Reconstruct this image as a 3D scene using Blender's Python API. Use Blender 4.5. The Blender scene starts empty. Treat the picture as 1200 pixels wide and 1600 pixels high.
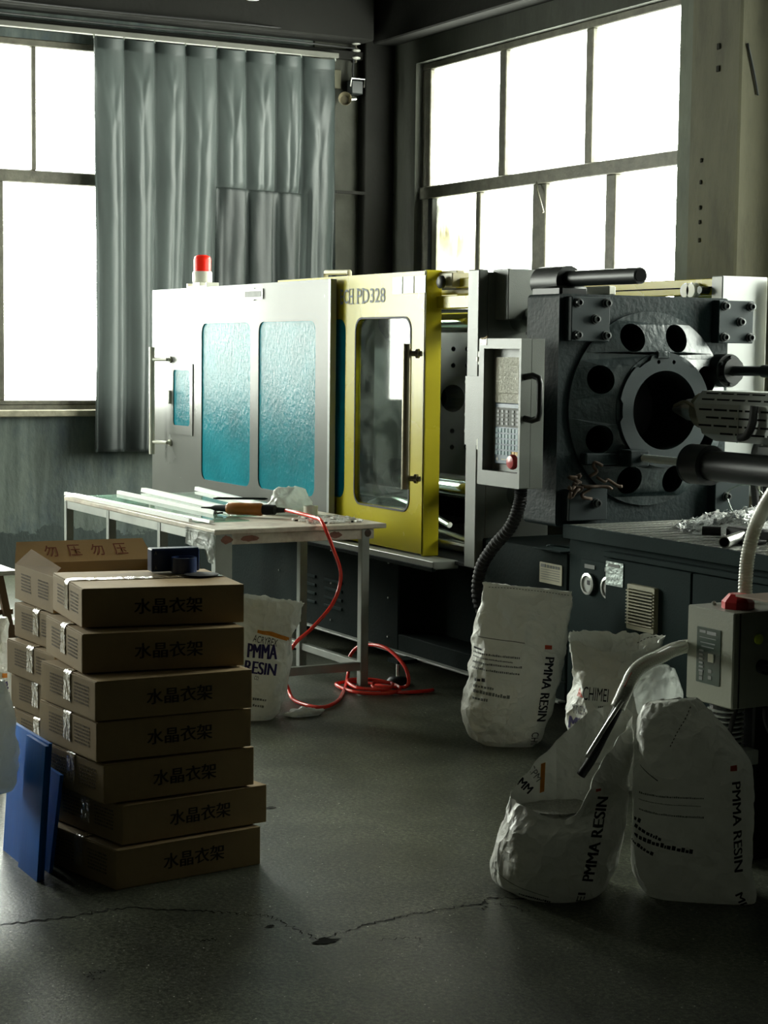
import bpy, bmesh, math, random
from mathutils import Vector, Matrix, noise
from mathutils.bvhtree import BVHTree
from mathutils.geometry import tessellate_polygon
random.seed(7)
SC = bpy.context.scene
COL = SC.collection
PI = math.pi

# ------------------------------------------------------------------ camera
cam_d = bpy.data.cameras.new('camera')
cam_d.sensor_fit = 'VERTICAL'
cam_d.sensor_height = 36.0
cam_d.lens = 2863.4 / 1600 * 36
cam_d.clip_end = 200
cam = bpy.data.objects.new('camera', cam_d)
COL.objects.link(cam)
YAW, PITCH, ROLL = 0.50228, 0.08701, 0.01160
fw0 = Vector((-math.cos(YAW), math.sin(YAW), 0)); rt0 = Vector((math.sin(YAW), math.cos(YAW), 0)); up0 = Vector((0, 0, 1))
fw = fw0 * math.cos(PITCH) - up0 * math.sin(PITCH)
up1 = up0 * math.cos(PITCH) + fw0 * math.sin(PITCH)
rt = rt0 * math.cos(ROLL) + up1 * math.sin(ROLL)
up = up1 * math.cos(ROLL) - rt0 * math.sin(ROLL)
cam.matrix_world = Matrix(((rt.x, up.x, -fw.x, 0), (rt.y, up.y, -fw.y, 0), (rt.z, up.z, -fw.z, 1.55), (0, 0, 0, 1)))
SC.camera = cam

# ------------------------------------------------------------------ daylight: one overcast sky, seen through the windows
w = bpy.data.worlds.new('overcast_sky')
SC.world = w
w.use_nodes = True
nt = w.node_tree
bg = nt.nodes['Background']
tc = nt.nodes.new('ShaderNodeTexCoord'); sx = nt.nodes.new('ShaderNodeSeparateXYZ'); rp = nt.nodes.new('ShaderNodeValToRGB')
nt.links.new(tc.outputs['Generated'], sx.inputs[0]); nt.links.new(sx.outputs['Z'], rp.inputs[0]); nt.links.new(rp.outputs[0], bg.inputs['Color'])
rp.color_ramp.elements[0].position = 0.0; rp.color_ramp.elements[0].color = (0.92, 0.97, 0.86, 1)
rp.color_ramp.elements[1].position = 0.9; rp.color_ramp.elements[1].color = (0.965, 1.0, 0.90, 1)
bg.inputs['Strength'].default_value = 31.0

def portal(name, loc, rot, sx_, sy_):
    # light portals only tell the sampler where the windows are; they give no light of their own
    l = bpy.data.lights.new(name, 'AREA'); l.shape = 'RECTANGLE'; l.size = sx_; l.size_y = sy_
    l.cycles.is_portal = True
    o = bpy.data.objects.new(name, l); o.location = loc; o.rotation_euler = rot; COL.objects.link(o)
portal('window_portal', (-12.72, 4.5, 2.4), (0, -PI / 2, 0), 2.6, 3.4)
portal('window_portal', (-12.72, 0.05, 2.4), (0, -PI / 2, 0), 2.6, 3.3)
portal('window_portal', (-10.46, 7.08, 2.35), (-PI / 2, 0, 0), 3.3, 2.8)
portal('window_portal', (-6.0, 7.08, 2.4), (-PI / 2, 0, 0), 2.4, 2.6)

vs = SC.view_settings
SC.display_settings.display_device = 'sRGB'
vs.view_transform = 'Standard'; vs.look = 'None'; vs.gamma = 1.0; vs.use_curve_mapping = False
vs.exposure = 0.0
cy = SC.cycles
cy.max_bounces = 10; cy.diffuse_bounces = 3; cy.glossy_bounces = 4; cy.transmission_bounces = 6; cy.transparent_max_bounces = 16
cy.caustics_reflective = False; cy.caustics_refractive = False; cy.sample_clamp_indirect = 4.0

# ------------------------------------------------------------------ helpers
OFF = {}      # world offset of every built object (translation only)

def lin(c):
    return tuple(((v / 12.92) if v <= 0.04045 else ((v + 0.055) / 1.055) ** 2.4) for v in c)

MATS = {}
def mat(name, col, rough=0.6, metal=0.0, var=0.12, scale=6.0, bump=0.0, bscale=40.0, spec=0.5, trans=0.0, alpha=1.0, emit=None, coat=0.0, dirt=None, dscale=3.0, damt=0.5, stretch=(1, 1, 1), sheen=0, rvar=0.0):
    m = bpy.data.materials.new(name); m.use_nodes = True
    n = m.node_tree.nodes; L = m.node_tree.links; b = n['Principled BSDF']
    b.inputs['Roughness'].default_value = rough; b.inputs['Metallic'].default_value = metal
    b.inputs['Specular IOR Level'].default_value = spec
    b.inputs['Coat Weight'].default_value = coat
    if trans: b.inputs['Transmission Weight'].default_value = trans
    if alpha < 1: b.inputs['Alpha'].default_value = alpha
    tcn = n.new('ShaderNodeTexCoord'); mp = n.new('ShaderNodeMapping'); mp.inputs['Scale'].default_value = stretch
    L.new(tcn.outputs['Object'], mp.inputs[0])
    nz = n.new('ShaderNodeTexNoise'); nz.inputs['Scale'].default_value = scale; nz.inputs['Detail'].default_value = 6
    L.new(mp.outputs[0], nz.inputs['Vector'])
    cr = n.new('ShaderNodeValToRGB')
    lo = tuple(max(0, c * (1 - var)) for c in col); hi = tuple(min(1, c * (1 + var)) for c in col)
    cr.color_ramp.elements[0].position = 0.3; cr.color_ramp.elements[0].color = (*lo, 1)
    cr.color_ramp.elements[1].position = 0.7; cr.color_ramp.elements[1].color = (*hi, 1)
    L.new(nz.outputs[0], cr.inputs[0])
    out = cr.outputs[0]
    if dirt:
        nd = n.new('ShaderNodeTexNoise'); nd.inputs['Scale'].default_value = dscale; nd.inputs['Detail'].default_value = 10; nd.inputs['Roughness'].default_value = 0.7
        L.new(mp.outputs[0], nd.inputs['Vector'])
        rd = n.new('ShaderNodeValToRGB'); rd.color_ramp.elements[0].position = 0.48; rd.color_ramp.elements[1].position = 0.68
        rd.color_ramp.elements[1].color = (damt, damt, damt, 1); L.new(nd.outputs[0], rd.inputs[0])
        mx = n.new('ShaderNodeMixRGB'); L.new(rd.outputs[0], mx.inputs[0]); L.new(out, mx.inputs[1]); mx.inputs[2].default_value = (*dirt, 1)
        out = mx.outputs[0]
    L.new(out, b.inputs['Base Color'])
    if rvar:
        mr = n.new('ShaderNodeMapRange'); mr.inputs['To Min'].default_value = max(0.02, rough - rvar); mr.inputs['To Max'].default_value = min(1, rough + rvar)
        L.new(nz.outputs[0], mr.inputs[0]); L.new(mr.outputs[0], b.inputs['Roughness'])
    if bump:
        nb = n.new('ShaderNodeTexNoise'); nb.inputs['Scale'].default_value = bscale; nb.inputs['Detail'].default_value = 5
        L.new(mp.outputs[0], nb.inputs['Vector'])
        bp = n.new('ShaderNodeBump'); bp.inputs['Strength'].default_value = bump; bp.inputs['Distance'].default_value = 0.01
        L.new(nb.outputs[0], bp.inputs['Height']); L.new(bp.outputs[0], b.inputs['Normal'])
        if coat: L.new(bp.outputs[0], b.inputs['Coat Normal'])
    if emit:
        b.inputs['Emission Color'].default_value = (*emit[:3], 1); b.inputs['Emission Strength'].default_value = emit[3]
    MATS[name] = m
    return m

def empty(name, loc, label, cat, group=None, rz=0.0):
    o = bpy.data.objects.new(name, None); COL.objects.link(o)
    o.empty_display_size = 0.1
    o.location = loc; o.rotation_euler = (0, 0, rz)
    tag(o, label, cat, group)
    OFF[o.name] = Vector(loc) if rz == 0 else Vector((0, 0, 0))
    return o

def tag(o, label=None, cat=None, group=None, kind=None):
    if label: o['label'] = label
    if cat: o['category'] = cat
    if group: o['group'] = group
    if kind: o['kind'] = kind
    return o

def obj(name, bm, m, parent=None, label=None, kind=None, smooth=False, local=False):
    """link a bmesh (built in world coordinates, or in the parent's own frame when local) as ONE object"""
    bmesh.ops.recalc_face_normals(bm, faces=bm.faces)
    if parent is not None:
        off = Vector((0, 0, 0)) if local else OFF[parent.name]
    else:
        xs = [v.co for v in bm.verts]
        off = Vector(((min(v.x for v in xs) + max(v.x for v in xs)) / 2, (min(v.y for v in xs) + max(v.y for v in xs)) / 2, min(v.z for v in xs)))
    bmesh.ops.translate(bm, verts=bm.verts, vec=-off)
    me = bpy.data.meshes.new(name); bm.to_mesh(me); bm.free()
    for k in (m if isinstance(m, (list, tuple)) else [m]): me.materials.append(k)
    if smooth is not False:
        for p in me.polygons: p.use_smooth = True
        if smooth is not True: me.set_sharp_from_angle(angle=math.radians(smooth))
    o = bpy.data.objects.new(name, me); COL.objects.link(o)
    if parent is not None:
        o.parent = parent
        OFF[o.name] = off
    else:
        o.location = off; OFF[o.name] = off
    if label: o['label'] = label
    if kind: o['kind'] = kind
    return o

def B(): return bmesh.new()

def box(bm, x0, x1, y0, y1, z0, z1, bev=0.0, seg=1):
    r = bmesh.ops.create_cube(bm, size=1.0)
    vs_ = r['verts']
    for v in vs_:
        v.co = Vector((x0 + (v.co.x + .5) * (x1 - x0), y0 + (v.co.y + .5) * (y1 - y0), z0 + (v.co.z + .5) * (z1 - z0)))
    if bev:
        es = list({e for v in vs_ for e in v.link_edges})
        bmesh.ops.bevel(bm, geom=es, offset=bev, segments=seg, profile=0.7, affect='EDGES')
    return bm

def bx(*a, **k): return box(B(), *a, **k)

def cyl(bm, p0, p1, r0, r1=None, seg=20, caps=True):
    p0 = Vector(p0); p1 = Vector(p1); r1 = r0 if r1 is None else r1
    d = (p1 - p0); q = Vector((0, 0, 1)).rotation_difference(d.normalized()).to_matrix()
    A = []; C_ = []
    for i in range(seg):
        a = 2 * PI * i / seg; c = q @ Vector((math.cos(a), math.sin(a), 0))
        A.append(bm.verts.new(p0 + c * r0)); C_.append(bm.verts.new(p1 + c * r1))
    for i in range(seg):
        j = (i + 1) % seg
        bm.faces.new((A[i], A[j], C_[j], C_[i]))
    if caps:
        bm.faces.new(A[::-1]); bm.faces.new(C_)
    return bm

def ring(bm, p0, p1, ro, ri, seg=32):
    """hollow cylinder"""
    p0 = Vector(p0); p1 = Vector(p1)
    q = Vector((0, 0, 1)).rotation_difference((p1 - p0).normalized()).to_matrix()
    R = [[], [], [], []]
    for i in range(seg):
        a = 2 * PI * i / seg; c = q @ Vector((math.cos(a), math.sin(a), 0))
        for k, (p, r) in enumerate(((p0, ro), (p1, ro), (p1, ri), (p0, ri))): R[k].append(bm.verts.new(p + c * r))
    for i in range(seg):
        j = (i + 1) % seg
        for k in range(4):
            l = (k + 1) % 4
            bm.faces.new((R[k][i], R[k][j], R[l][j], R[l][i]))
    return bm

def catmull(P, n, closed=False):
    P = [Vector(p) for p in P]; out = []
    m = len(P); rng = m if closed else m - 1
    for i in range(rng):
        p1 = P[i]; p2 = P[(i + 1) % m]
        p0 = P[i - 1] if (i > 0 or closed) else p1 * 2 - p2
        p3 = P[(i + 2) % m] if (closed or i + 2 < m) else p2 * 2 - p1
        for k in range(n):
            t = k / n
            out.append(0.5 * ((2 * p1) + (p2 - p0) * t + (2 * p0 - 5 * p1 + 4 * p2 - p3) * t * t + (3 * p1 - p0 - 3 * p2 + p3) * t ** 3))
    if not closed: out.append(P[-1].copy())
    return out

def tube(bm, pts, r, seg=10, n=8, smooth=True, corr=None):
    P = catmull(pts, n) if smooth else [Vector(p) for p in pts]
    T = [(P[min(i + 1, len(P) - 1)] - P[max(i - 1, 0)]).normalized() for i in range(len(P))]
    nrm = T[0].orthogonal().normalized(); rings = []
    for i, p in enumerate(P):
        nrm = (nrm - T[i] * nrm.dot(T[i])).normalized(); bn = T[i].cross(nrm)
        rr = r[i] if isinstance(r, (list, tuple)) else r
        if corr: rr = rr * (1 + corr * (1 if i % 2 else -1))
        rings.append([bm.verts.new(p + (nrm * math.cos(2 * PI * k / seg) + bn * math.sin(2 * PI * k / seg)) * rr) for k in range(seg)])
    for a, b in zip(rings, rings[1:]):
        for k in range(seg):
            j = (k + 1) % seg
            bm.faces.new((a[k], a[j], b[j], b[k]))
    bm.faces.new(rings[0][::-1]); bm.faces.new(rings[-1])
    return bm

def lathe(bm, prof, origin, axis=(0, 0, 1), seg=24):
    q = Vector((0, 0, 1)).rotation_difference(Vector(axis).normalized()).to_matrix(); o = Vector(origin); R = []
    for r, h in prof:
        R.append([bm.verts.new(o + q @ Vector((r * math.cos(2 * PI * k / seg), r * math.sin(2 * PI * k / seg), h))) for k in range(seg)])
    for a, b in zip(R, R[1:]):
        for k in range(seg):
            j = (k + 1) % seg; bm.faces.new((a[k], a[j], b[j], b[k]))
    bm.faces.new(R[0][::-1]); bm.faces.new(R[-1])
    return bm

def rrect(x0, x1, z0, z1, r, n=5):
    P = []
    for cx, cz, a0 in ((x1 - r, z1 - r, 0), (x0 + r, z1 - r, 90), (x0 + r, z0 + r, 180), (x1 - r, z0 + r, 270)):
        for k in range(n + 1):
            a = math.radians(a0 + 90 * k / n); P.append((cx + r * math.cos(a), cz + r * math.sin(a)))
    return P

def circ(cx, cz, r, n=24): return [(cx + r * math.cos(2 * PI * k / n), cz + r * math.sin(2 * PI * k / n)) for k in range(n)]

def plate(bm, outer, holes, f, d0, d1):
    """flat plate with holes; f(u, v, d) -> world point"""
    loops = [outer] + list(holes)
    tri = tessellate_polygon([[Vector((u, v, 0)) for u, v in l] for l in loops])
    flat = [p for l in loops for p in l]
    A = [bm.verts.new(f(u, v, d0)) for u, v in flat]; C_ = [bm.verts.new(f(u, v, d1)) for u, v in flat]
    for a, b, c in tri:
        try: bm.faces.new((A[a], A[b], A[c])); bm.faces.new((C_[c], C_[b], C_[a]))
        except ValueError: pass
    s = 0
    for l in loops:
        n = len(l)
        for i in range(n):
            j = (i + 1) % n
            bm.faces.new((A[s + i], A[s + j], C_[s + j], C_[s + i]))
        s += n
    return bm

XZ = lambda Y: (lambda u, v, d: (u, Y + d, v))      # plate standing along X
YZ = lambda X: (lambda u, v, d: (X + d, u, v))      # plate standing along Y

def text_bm(body, ext=0.0, bold=0.0):
    c = bpy.data.curves.new('lettering', 'FONT'); c.body = body; c.size = 1.0; c.extrude = ext; c.offset = bold; c.resolution_u = 4
    o = bpy.data.objects.new('lettering', c); COL.objects.link(o)
    dg = bpy.context.evaluated_depsgraph_get(); dg.update()
    me = bpy.data.meshes.new_from_object(o.evaluated_get(dg))
    bm = B(); bm.from_mesh(me)
    bpy.data.objects.remove(o); bpy.data.curves.remove(c); bpy.data.meshes.remove(me)
    if bm.verts:
        x0 = min(v.co.x for v in bm.verts); x1 = max(v.co.x for v in bm.verts); y0 = min(v.co.y for v in bm.verts); y1 = max(v.co.y for v in bm.verts)
        for v in bm.verts: v.co.x = (v.co.x - x0) / (x1 - x0); v.co.y = (v.co.y - y0) / (y1 - y0)
    return bm

def merge(dst, src):
    me = bpy.data.meshes.new('m'); src.to_mesh(me); src.free(); dst.from_mesh(me); bpy.data.meshes.remove(me); return dst

def put_text(dst, body, o, ux, uy, bold=0.0, ext=0.0, n=None):
    """text filling the parallelogram o, ux, uy"""
    t = text_bm(body, ext, bold); o = Vector(o); ux = Vector(ux); uy = Vector(uy)
    nn = (ux.cross(uy)).normalized()
    for v in t.verts: v.co = o + ux * v.co.x + uy * v.co.y + nn * v.co.z
    return merge(dst, t)

def copy_thing(src, name_loc, rz, label):
    r = src.copy(); COL.objects.link(r); r.location = name_loc; r.rotation_euler = (0, 0, rz); r['label'] = label
    for ch in src.children:
        c = ch.copy(); COL.objects.link(c); c.parent = r
        for g in ch.children:
            d = g.copy(); COL.objects.link(d); d.parent = c
    return r
# ------------------------------------------------------------------ materials
def special_wall(name, base, stain, dado, dado_z, rough=0.85):
    m = mat(name, base, rough, 0, 0.25, 1.6, 0.5, 30, spec=0.25, dirt=stain, dscale=3.6, damt=0.95, stretch=(1, 1, 0.55))
    n = m.node_tree.nodes; L = m.node_tree.links; b = n['Principled BSDF']
    src = b.inputs['Base Color'].links[0].from_socket
    g = n.new('ShaderNodeNewGeometry'); s = n.new('ShaderNodeSeparateXYZ'); L.new(g.outputs['Position'], s.inputs[0])
    # streaks that ran down from the sill
    mp = n.new('ShaderNodeMapping'); mp.inputs['Scale'].default_value = (9, 9, 0.8); L.new(g.outputs['Position'], mp.inputs[0])
    ns = n.new('ShaderNodeTexNoise'); ns.inputs['Scale'].default_value = 1.0; ns.inputs['Detail'].default_value = 6; L.new(mp.outputs[0], ns.inputs['Vector'])
    rs = n.new('ShaderNodeValToRGB'); rs.color_ramp.elements[0].position = 0.42; rs.color_ramp.elements[1].position = 0.62
    rs.color_ramp.elements[0].color = (0.62, 0.64, 0.62, 1); rs.color_ramp.elements[1].color = (1.1, 1.1, 1.05, 1)
    L.new(ns.outputs[0], rs.inputs[0])
    mu = n.new('ShaderNodeMixRGB'); mu.blend_type = 'MULTIPLY'; mu.inputs[0].default_value = 0.8; L.new(src, mu.inputs[1]); L.new(rs.outputs[0], mu.inputs[2])
    # peeling lower edge of the lighter coat
    n1 = n.new('ShaderNodeTexNoise'); n1.inputs['Scale'].default_value = 2.2; n1.inputs['Detail'].default_value = 9; n1.inputs['Roughness'].default_value = 0.68; L.new(g.outputs['Position'], n1.inputs['Vector'])
    a = n.new('ShaderNodeMath'); a.operation = 'MULTIPLY_ADD'; a.inputs[1].default_value = 0.55; L.new(n1.outputs[0], a.inputs[0]); L.new(s.outputs['Z'], a.inputs[2])
    c = n.new('ShaderNodeMath'); c.operation = 'GREATER_THAN'; c.inputs[1].default_value = dado_z + 0.275; L.new(a.outputs[0], c.inputs[0])
    mx = n.new('ShaderNodeMixRGB'); L.new(c.outputs[0], mx.inputs[0]); mx.inputs[1].default_value = (*dado, 1); L.new(mu.outputs[0], mx.inputs[2])
    L.new(mx.outputs[0], b.inputs['Base Color'])
    return m

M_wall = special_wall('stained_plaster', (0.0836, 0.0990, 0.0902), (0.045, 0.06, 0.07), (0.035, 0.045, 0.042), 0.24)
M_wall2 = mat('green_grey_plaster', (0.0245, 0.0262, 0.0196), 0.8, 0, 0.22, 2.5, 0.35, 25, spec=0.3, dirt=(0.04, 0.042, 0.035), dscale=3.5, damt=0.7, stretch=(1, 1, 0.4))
M_col = mat('column_plaster', (0.0714, 0.0693, 0.0462), 0.85, 0, 0.2, 3, 0.3, 30, spec=0.25, dirt=(0.035, 0.033, 0.024), dscale=5, damt=0.6, stretch=(1, 1, 0.3))
M_dark = mat('sooty_concrete', (0.0083, 0.0083, 0.0068), 0.9, 0, 0.3, 2, 0.3, 20, spec=0.2, dirt=(0.008, 0.008, 0.007), dscale=2)
M_ceil = mat('ceiling_concrete', (0.0300, 0.0300, 0.0250), 0.9, 0, 0.25, 1.5, spec=0.2)
M_back = mat('hall_wall_paint', (0.0300, 0.0312, 0.0270), 0.9, 0, 0.2, 1.0, spec=0.2)
M_strip_wall = mat('grimy_darkened_strip', (0.035, 0.036, 0.029), 0.9, 0, 0.3, 4, 0.3, 30, spec=0.2)  # grime plus shade, both put into one dark colour
M_wall_lit = mat('scuffed_lit_plaster', (0.075, 0.083, 0.062), 0.8, 0, 0.25, 5, 0.3, 25, spec=0.3, dirt=(0.04, 0.045, 0.035), dscale=4, damt=0.7, stretch=(1, 1, 0.3))  # smudged plaster, lightened to carry the brighter light on this stretch
M_railp = mat('grey_rail_paint', (0.10, 0.10, 0.085), 0.5, 0, 0.1, 8, spec=0.3)
M_frame = mat('old_steel_frame', (0.0770, 0.0735, 0.0525), 0.6, 0.15, 0.3, 12, 0.25, 60, dirt=(0.045, 0.035, 0.025), dscale=14, damt=0.7)
M_sill = mat('sill_plaster', (0.2100, 0.1960, 0.1400), 0.8, 0, 0.25, 10, 0.3, 40, dirt=(0.10, 0.09, 0.06), dscale=16)

# floor: worn, slightly polished concrete with grit
M_floor = mat('worn_concrete_floor', (0.0654, 0.0722, 0.0499), 0.37, 0, 0.30, 1.3, 0.10, 90, spec=0.38, dirt=(0.05, 0.054, 0.044), dscale=1.7, damt=0.75, rvar=0.10)
def floor_grit():
    m = M_floor; n = m.node_tree.nodes; L = m.node_tree.links; b = n['Principled BSDF']
    src = b.inputs['Base Color'].links[0].from_socket
    tcn = n.new('ShaderNodeTexCoord')
    for sc_, thr, colr in ((46, 0.10, (0.55, 0.55, 0.48)), (30, 0.10, (0.02, 0.02, 0.016)), (150, 0.30, (0.13, 0.135, 0.11)), (110, 0.30, (0.025, 0.027, 0.022))):
        v = n.new('ShaderNodeTexVoronoi'); v.inputs['Scale'].default_value = sc_; L.new(tcn.outputs['Object'], v.inputs['Vector'])
        lt = n.new('ShaderNodeMath'); lt.operation = 'LESS_THAN'; lt.inputs[1].default_value = thr; L.new(v.outputs['Distance'], lt.inputs[0])
        wn = n.new('ShaderNodeTexNoise'); wn.inputs['Scale'].default_value = sc_ * 0.3; L.new(tcn.outputs['Object'], wn.inputs['Vector'])
        g2 = n.new('ShaderNodeMath'); g2.operation = 'GREATER_THAN'; g2.inputs[1].default_value = 0.55; L.new(wn.outputs[0], g2.inputs[0])
        ml = n.new('ShaderNodeMath'); ml.operation = 'MULTIPLY'; L.new(lt.outputs[0], ml.inputs[0]); L.new(g2.outputs[0], ml.inputs[1])
        mx = n.new('ShaderNodeMixRGB'); L.new(ml.outputs[0], mx.inputs[0]); L.new(src, mx.inputs[1]); mx.inputs[2].default_value = (*colr, 1)
        src = mx.outputs[0]
    for sc_, lo, hi in ((75, .45, 1.6), (240, .5, 1.5), (6, .75, 1.2)):
        gz = n.new('ShaderNodeTexNoise'); gz.inputs['Scale'].default_value = sc_; gz.inputs['Detail'].default_value = 2; L.new(tcn.outputs['Object'], gz.inputs['Vector'])
        gr = n.new('ShaderNodeMapRange'); gr.inputs['From Min'].default_value = .36; gr.inputs['From Max'].default_value = .64; gr.inputs['To Min'].default_value = lo; gr.inputs['To Max'].default_value = hi; L.new(gz.outputs[0], gr.inputs[0])
        mu = n.new('ShaderNodeMixRGB'); mu.blend_type = 'MULTIPLY'; mu.inputs[0].default_value = 1.0; L.new(src, mu.inputs[1]); L.new(gr.outputs[0], mu.inputs[2]); src = mu.outputs[0]
    L.new(src, b.inputs['Base Color'])
floor_grit()
M_crack = mat('crack_filling', (0.015, 0.015, 0.012), 0.95, 0, 0.2, 20, spec=0.1)

def pane_mat(name, dirt_lo, tint=(1, 1, 1)):
    """dusty window glass: mostly clear to the sky, a dust film that scatters, dirt collected in patches"""
    m = bpy.data.materials.new(name); m.use_nodes = True
    n = m.node_tree.nodes; L = m.node_tree.links; n.clear()
    out = n.new('ShaderNodeOutputMaterial'); mix = n.new('ShaderNodeMixShader'); tr = n.new('ShaderNodeBsdfTransparent'); tl = n.new('ShaderNodeBsdfTranslucent')
    g = n.new('ShaderNodeNewGeometry'); nz = n.new('ShaderNodeTexNoise'); nz.inputs['Scale'].default_value = 1.7; nz.inputs['Detail'].default_value = 7
    L.new(g.outputs['Position'], nz.inputs['Vector'])
    r = n.new('ShaderNodeValToRGB'); r.color_ramp.elements[0].position = 0.35; r.color_ramp.elements[0].color = (0.04, 0.04, 0.04, 1)
    r.color_ramp.elements[1].position = 0.75; r.color_ramp.elements[1].color = (dirt_lo, dirt_lo, dirt_lo, 1)
    L.new(nz.outputs[0], r.inputs[0]); L.new(r.outputs[0], mix.inputs[0])
    tr.inputs[0].default_value = (*tint, 1); tl.inputs[0].default_value = (0.75, 0.78, 0.74, 1)
    L.new(tr.outputs[0], mix.inputs[1]); L.new(tl.outputs[0], mix.inputs[2]); L.new(mix.outputs[0], out.inputs[0])
    MATS[name] = m
    return m
M_pane = pane_mat('dusty_window_glass', 0.20)
M_pane_dirty = pane_mat('stained_window_glass', 0.45)
def stain_pane():
    m = M_pane_dirty; n = m.node_tree.nodes; L = m.node_tree.links
    tr = [x for x in n if x.type == 'BSDF_TRANSPARENT'][0]
    g = n.new('ShaderNodeNewGeometry'); s = n.new('ShaderNodeSeparateXYZ'); L.new(g.outputs['Position'], s.inputs[0])
    mp = n.new('ShaderNodeMapping'); mp.inputs['Scale'].default_value = (5, 5, 1.2); L.new(g.outputs['Position'], mp.inputs[0])
    nz = n.new('ShaderNodeTexNoise'); nz.inputs['Scale'].default_value = 1.6; nz.inputs['Detail'].default_value = 6; L.new(mp.outputs[0], nz.inputs['Vector'])
    a = n.new('ShaderNodeMath'); a.operation = 'MULTIPLY_ADD'; a.inputs[1].default_value = -0.9; L.new(nz.outputs[0], a.inputs[0]); L.new(s.outputs['Z'], a.inputs[2])
    r = n.new('ShaderNodeMapRange'); r.inputs['From Min'].default_value = 1.88; r.inputs['From Max'].default_value = 2.3; L.new(a.outputs[0], r.inputs[0])
    mx = n.new('ShaderNodeMixRGB'); L.new(r.outputs[0], mx.inputs[0]); mx.inputs[1].default_value = (0.07, 0.055, 0.02, 1); mx.inputs[2].default_value = (0.9, 0.9, 0.85, 1)
    L.new(mx.outputs[0], tr.inputs[0])
stain_pane()

M_curtain = None
def curtain_mat():
    m = mat('silver_vinyl_curtain', (0.0347, 0.0447, 0.0424), 0.42, 0, 0.06, 3, 0.08, 12, spec=0.5)
    n = m.node_tree.nodes; L = m.node_tree.links; b = n['Principled BSDF']; out = [x for x in n if x.type == 'OUTPUT_MATERIAL'][0]
    tl = n.new('ShaderNodeBsdfTranslucent'); tl.inputs[0].default_value = (0.05, 0.057, 0.054, 1)
    mix = n.new('ShaderNodeMixShader'); mix.inputs[0].default_value = 0.16
    L.new(b.outputs[0], mix.inputs[1]); L.new(tl.outputs[0], mix.inputs[2]); L.new(mix.outputs[0], out.inputs[0])
    return m
M_curtain = curtain_mat()

M_white = mat('light_grey_enamel', (0.1416, 0.1464, 0.1346), 0.27, 0, 0.05, 3, 0.02, 8, spec=0.40, rvar=0.015)
M_white_e = mat('pale_panel_enamel', (0.2520, 0.2700, 0.2580), 0.35, 0, 0.05, 3, spec=0.5)
M_grey = mat('grey_green_enamel', (0.1395, 0.1523, 0.1343), 0.38, 0, 0.06, 4, 0.12, 260, spec=0.5)
M_yellow = mat('yellow_enamel', (0.4400, 0.3750, 0.0120), 0.27, 0, 0.07, 2, spec=0.28, rvar=0.05)
M_cream = mat('cream_bracket_paint', (0.4800, 0.4400, 0.2880), 0.45, 0, 0.1, 8)
M_green = mat('dark_green_machine_paint', (0.0060, 0.0115, 0.0105), 0.75, 0, 0.2, 4, 0.15, 60, spec=0.05, dirt=(0.012, 0.015, 0.013), dscale=7, damt=0.5, rvar=0.12)
M_cab = mat('dark_green_cabinet_paint', (0.0110, 0.0210, 0.0205), 0.75, 0, 0.12, 5, 0.1, 120, spec=0.06)
M_cast = mat('blue_green_cast_iron', (0.0075, 0.0155, 0.0165), 0.6, 0.0, 0.2, 7, 0.3, 45, spec=0.15, rvar=0.1)
M_castlit = mat('lit_cast_iron', (0.0120, 0.0220, 0.0230), 0.34, 0.1, 0.3, 9, 0.4, 28, spec=0.4, rvar=0.14)  # lighter, glossier copy of the platen cast iron, tinted as if lit
M_coverp = mat('tie_bar_cover_paint', (0.0090, 0.0180, 0.0195), 0.6, 0.0, 0.1, 6, spec=0.2)
M_black = mat('black_paint', (0.008, 0.010, 0.0095), 0.42, 0, 0.2, 8, spec=0.3)
M_rubber = mat('black_rubber', (0.015, 0.015, 0.015), 0.65, 0, 0.2, 8, spec=0.35)
M_void = mat('oily_dark_steel', (0.008, 0.010, 0.010), 0.6, 0.2, 0.3, 5, spec=0.3)
M_chrome = mat('polished_tie_bar', (0.55, 0.58, 0.56), 0.12, 1.0, 0.05, 4)
M_rod = mat('chromed_rod', (0.6000, 0.6400, 0.6200), 0.3, 0.0, 0.05, 6, spec=0.6)
M_steel = mat('brushed_steel', (0.48, 0.49, 0.46), 0.30, 1.0, 0.1, 20, stretch=(1, 1, 10))
M_mould = mat('machined_platen_steel', (0.30, 0.32, 0.31), 0.38, 0.8, 0.15, 8, rvar=0.1)
M_bolt = mat('black_oxide_bolt', (0.03, 0.034, 0.033), 0.35, 0.6, 0.1, 20)
M_handle = mat('bronze_grey_handle', (0.17, 0.15, 0.10), 0.30, 0.7, 0.12, 12)
M_guard = mat('stainless_guard_sheet', (0.30, 0.32, 0.30), 0.42, 0.1, 0.08, 8, rvar=0.08)
M_slot = mat('slot_shadow_gap', (0.006, 0.006, 0.006), 0.9, 0, 0.1, 10, spec=0.1)

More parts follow.
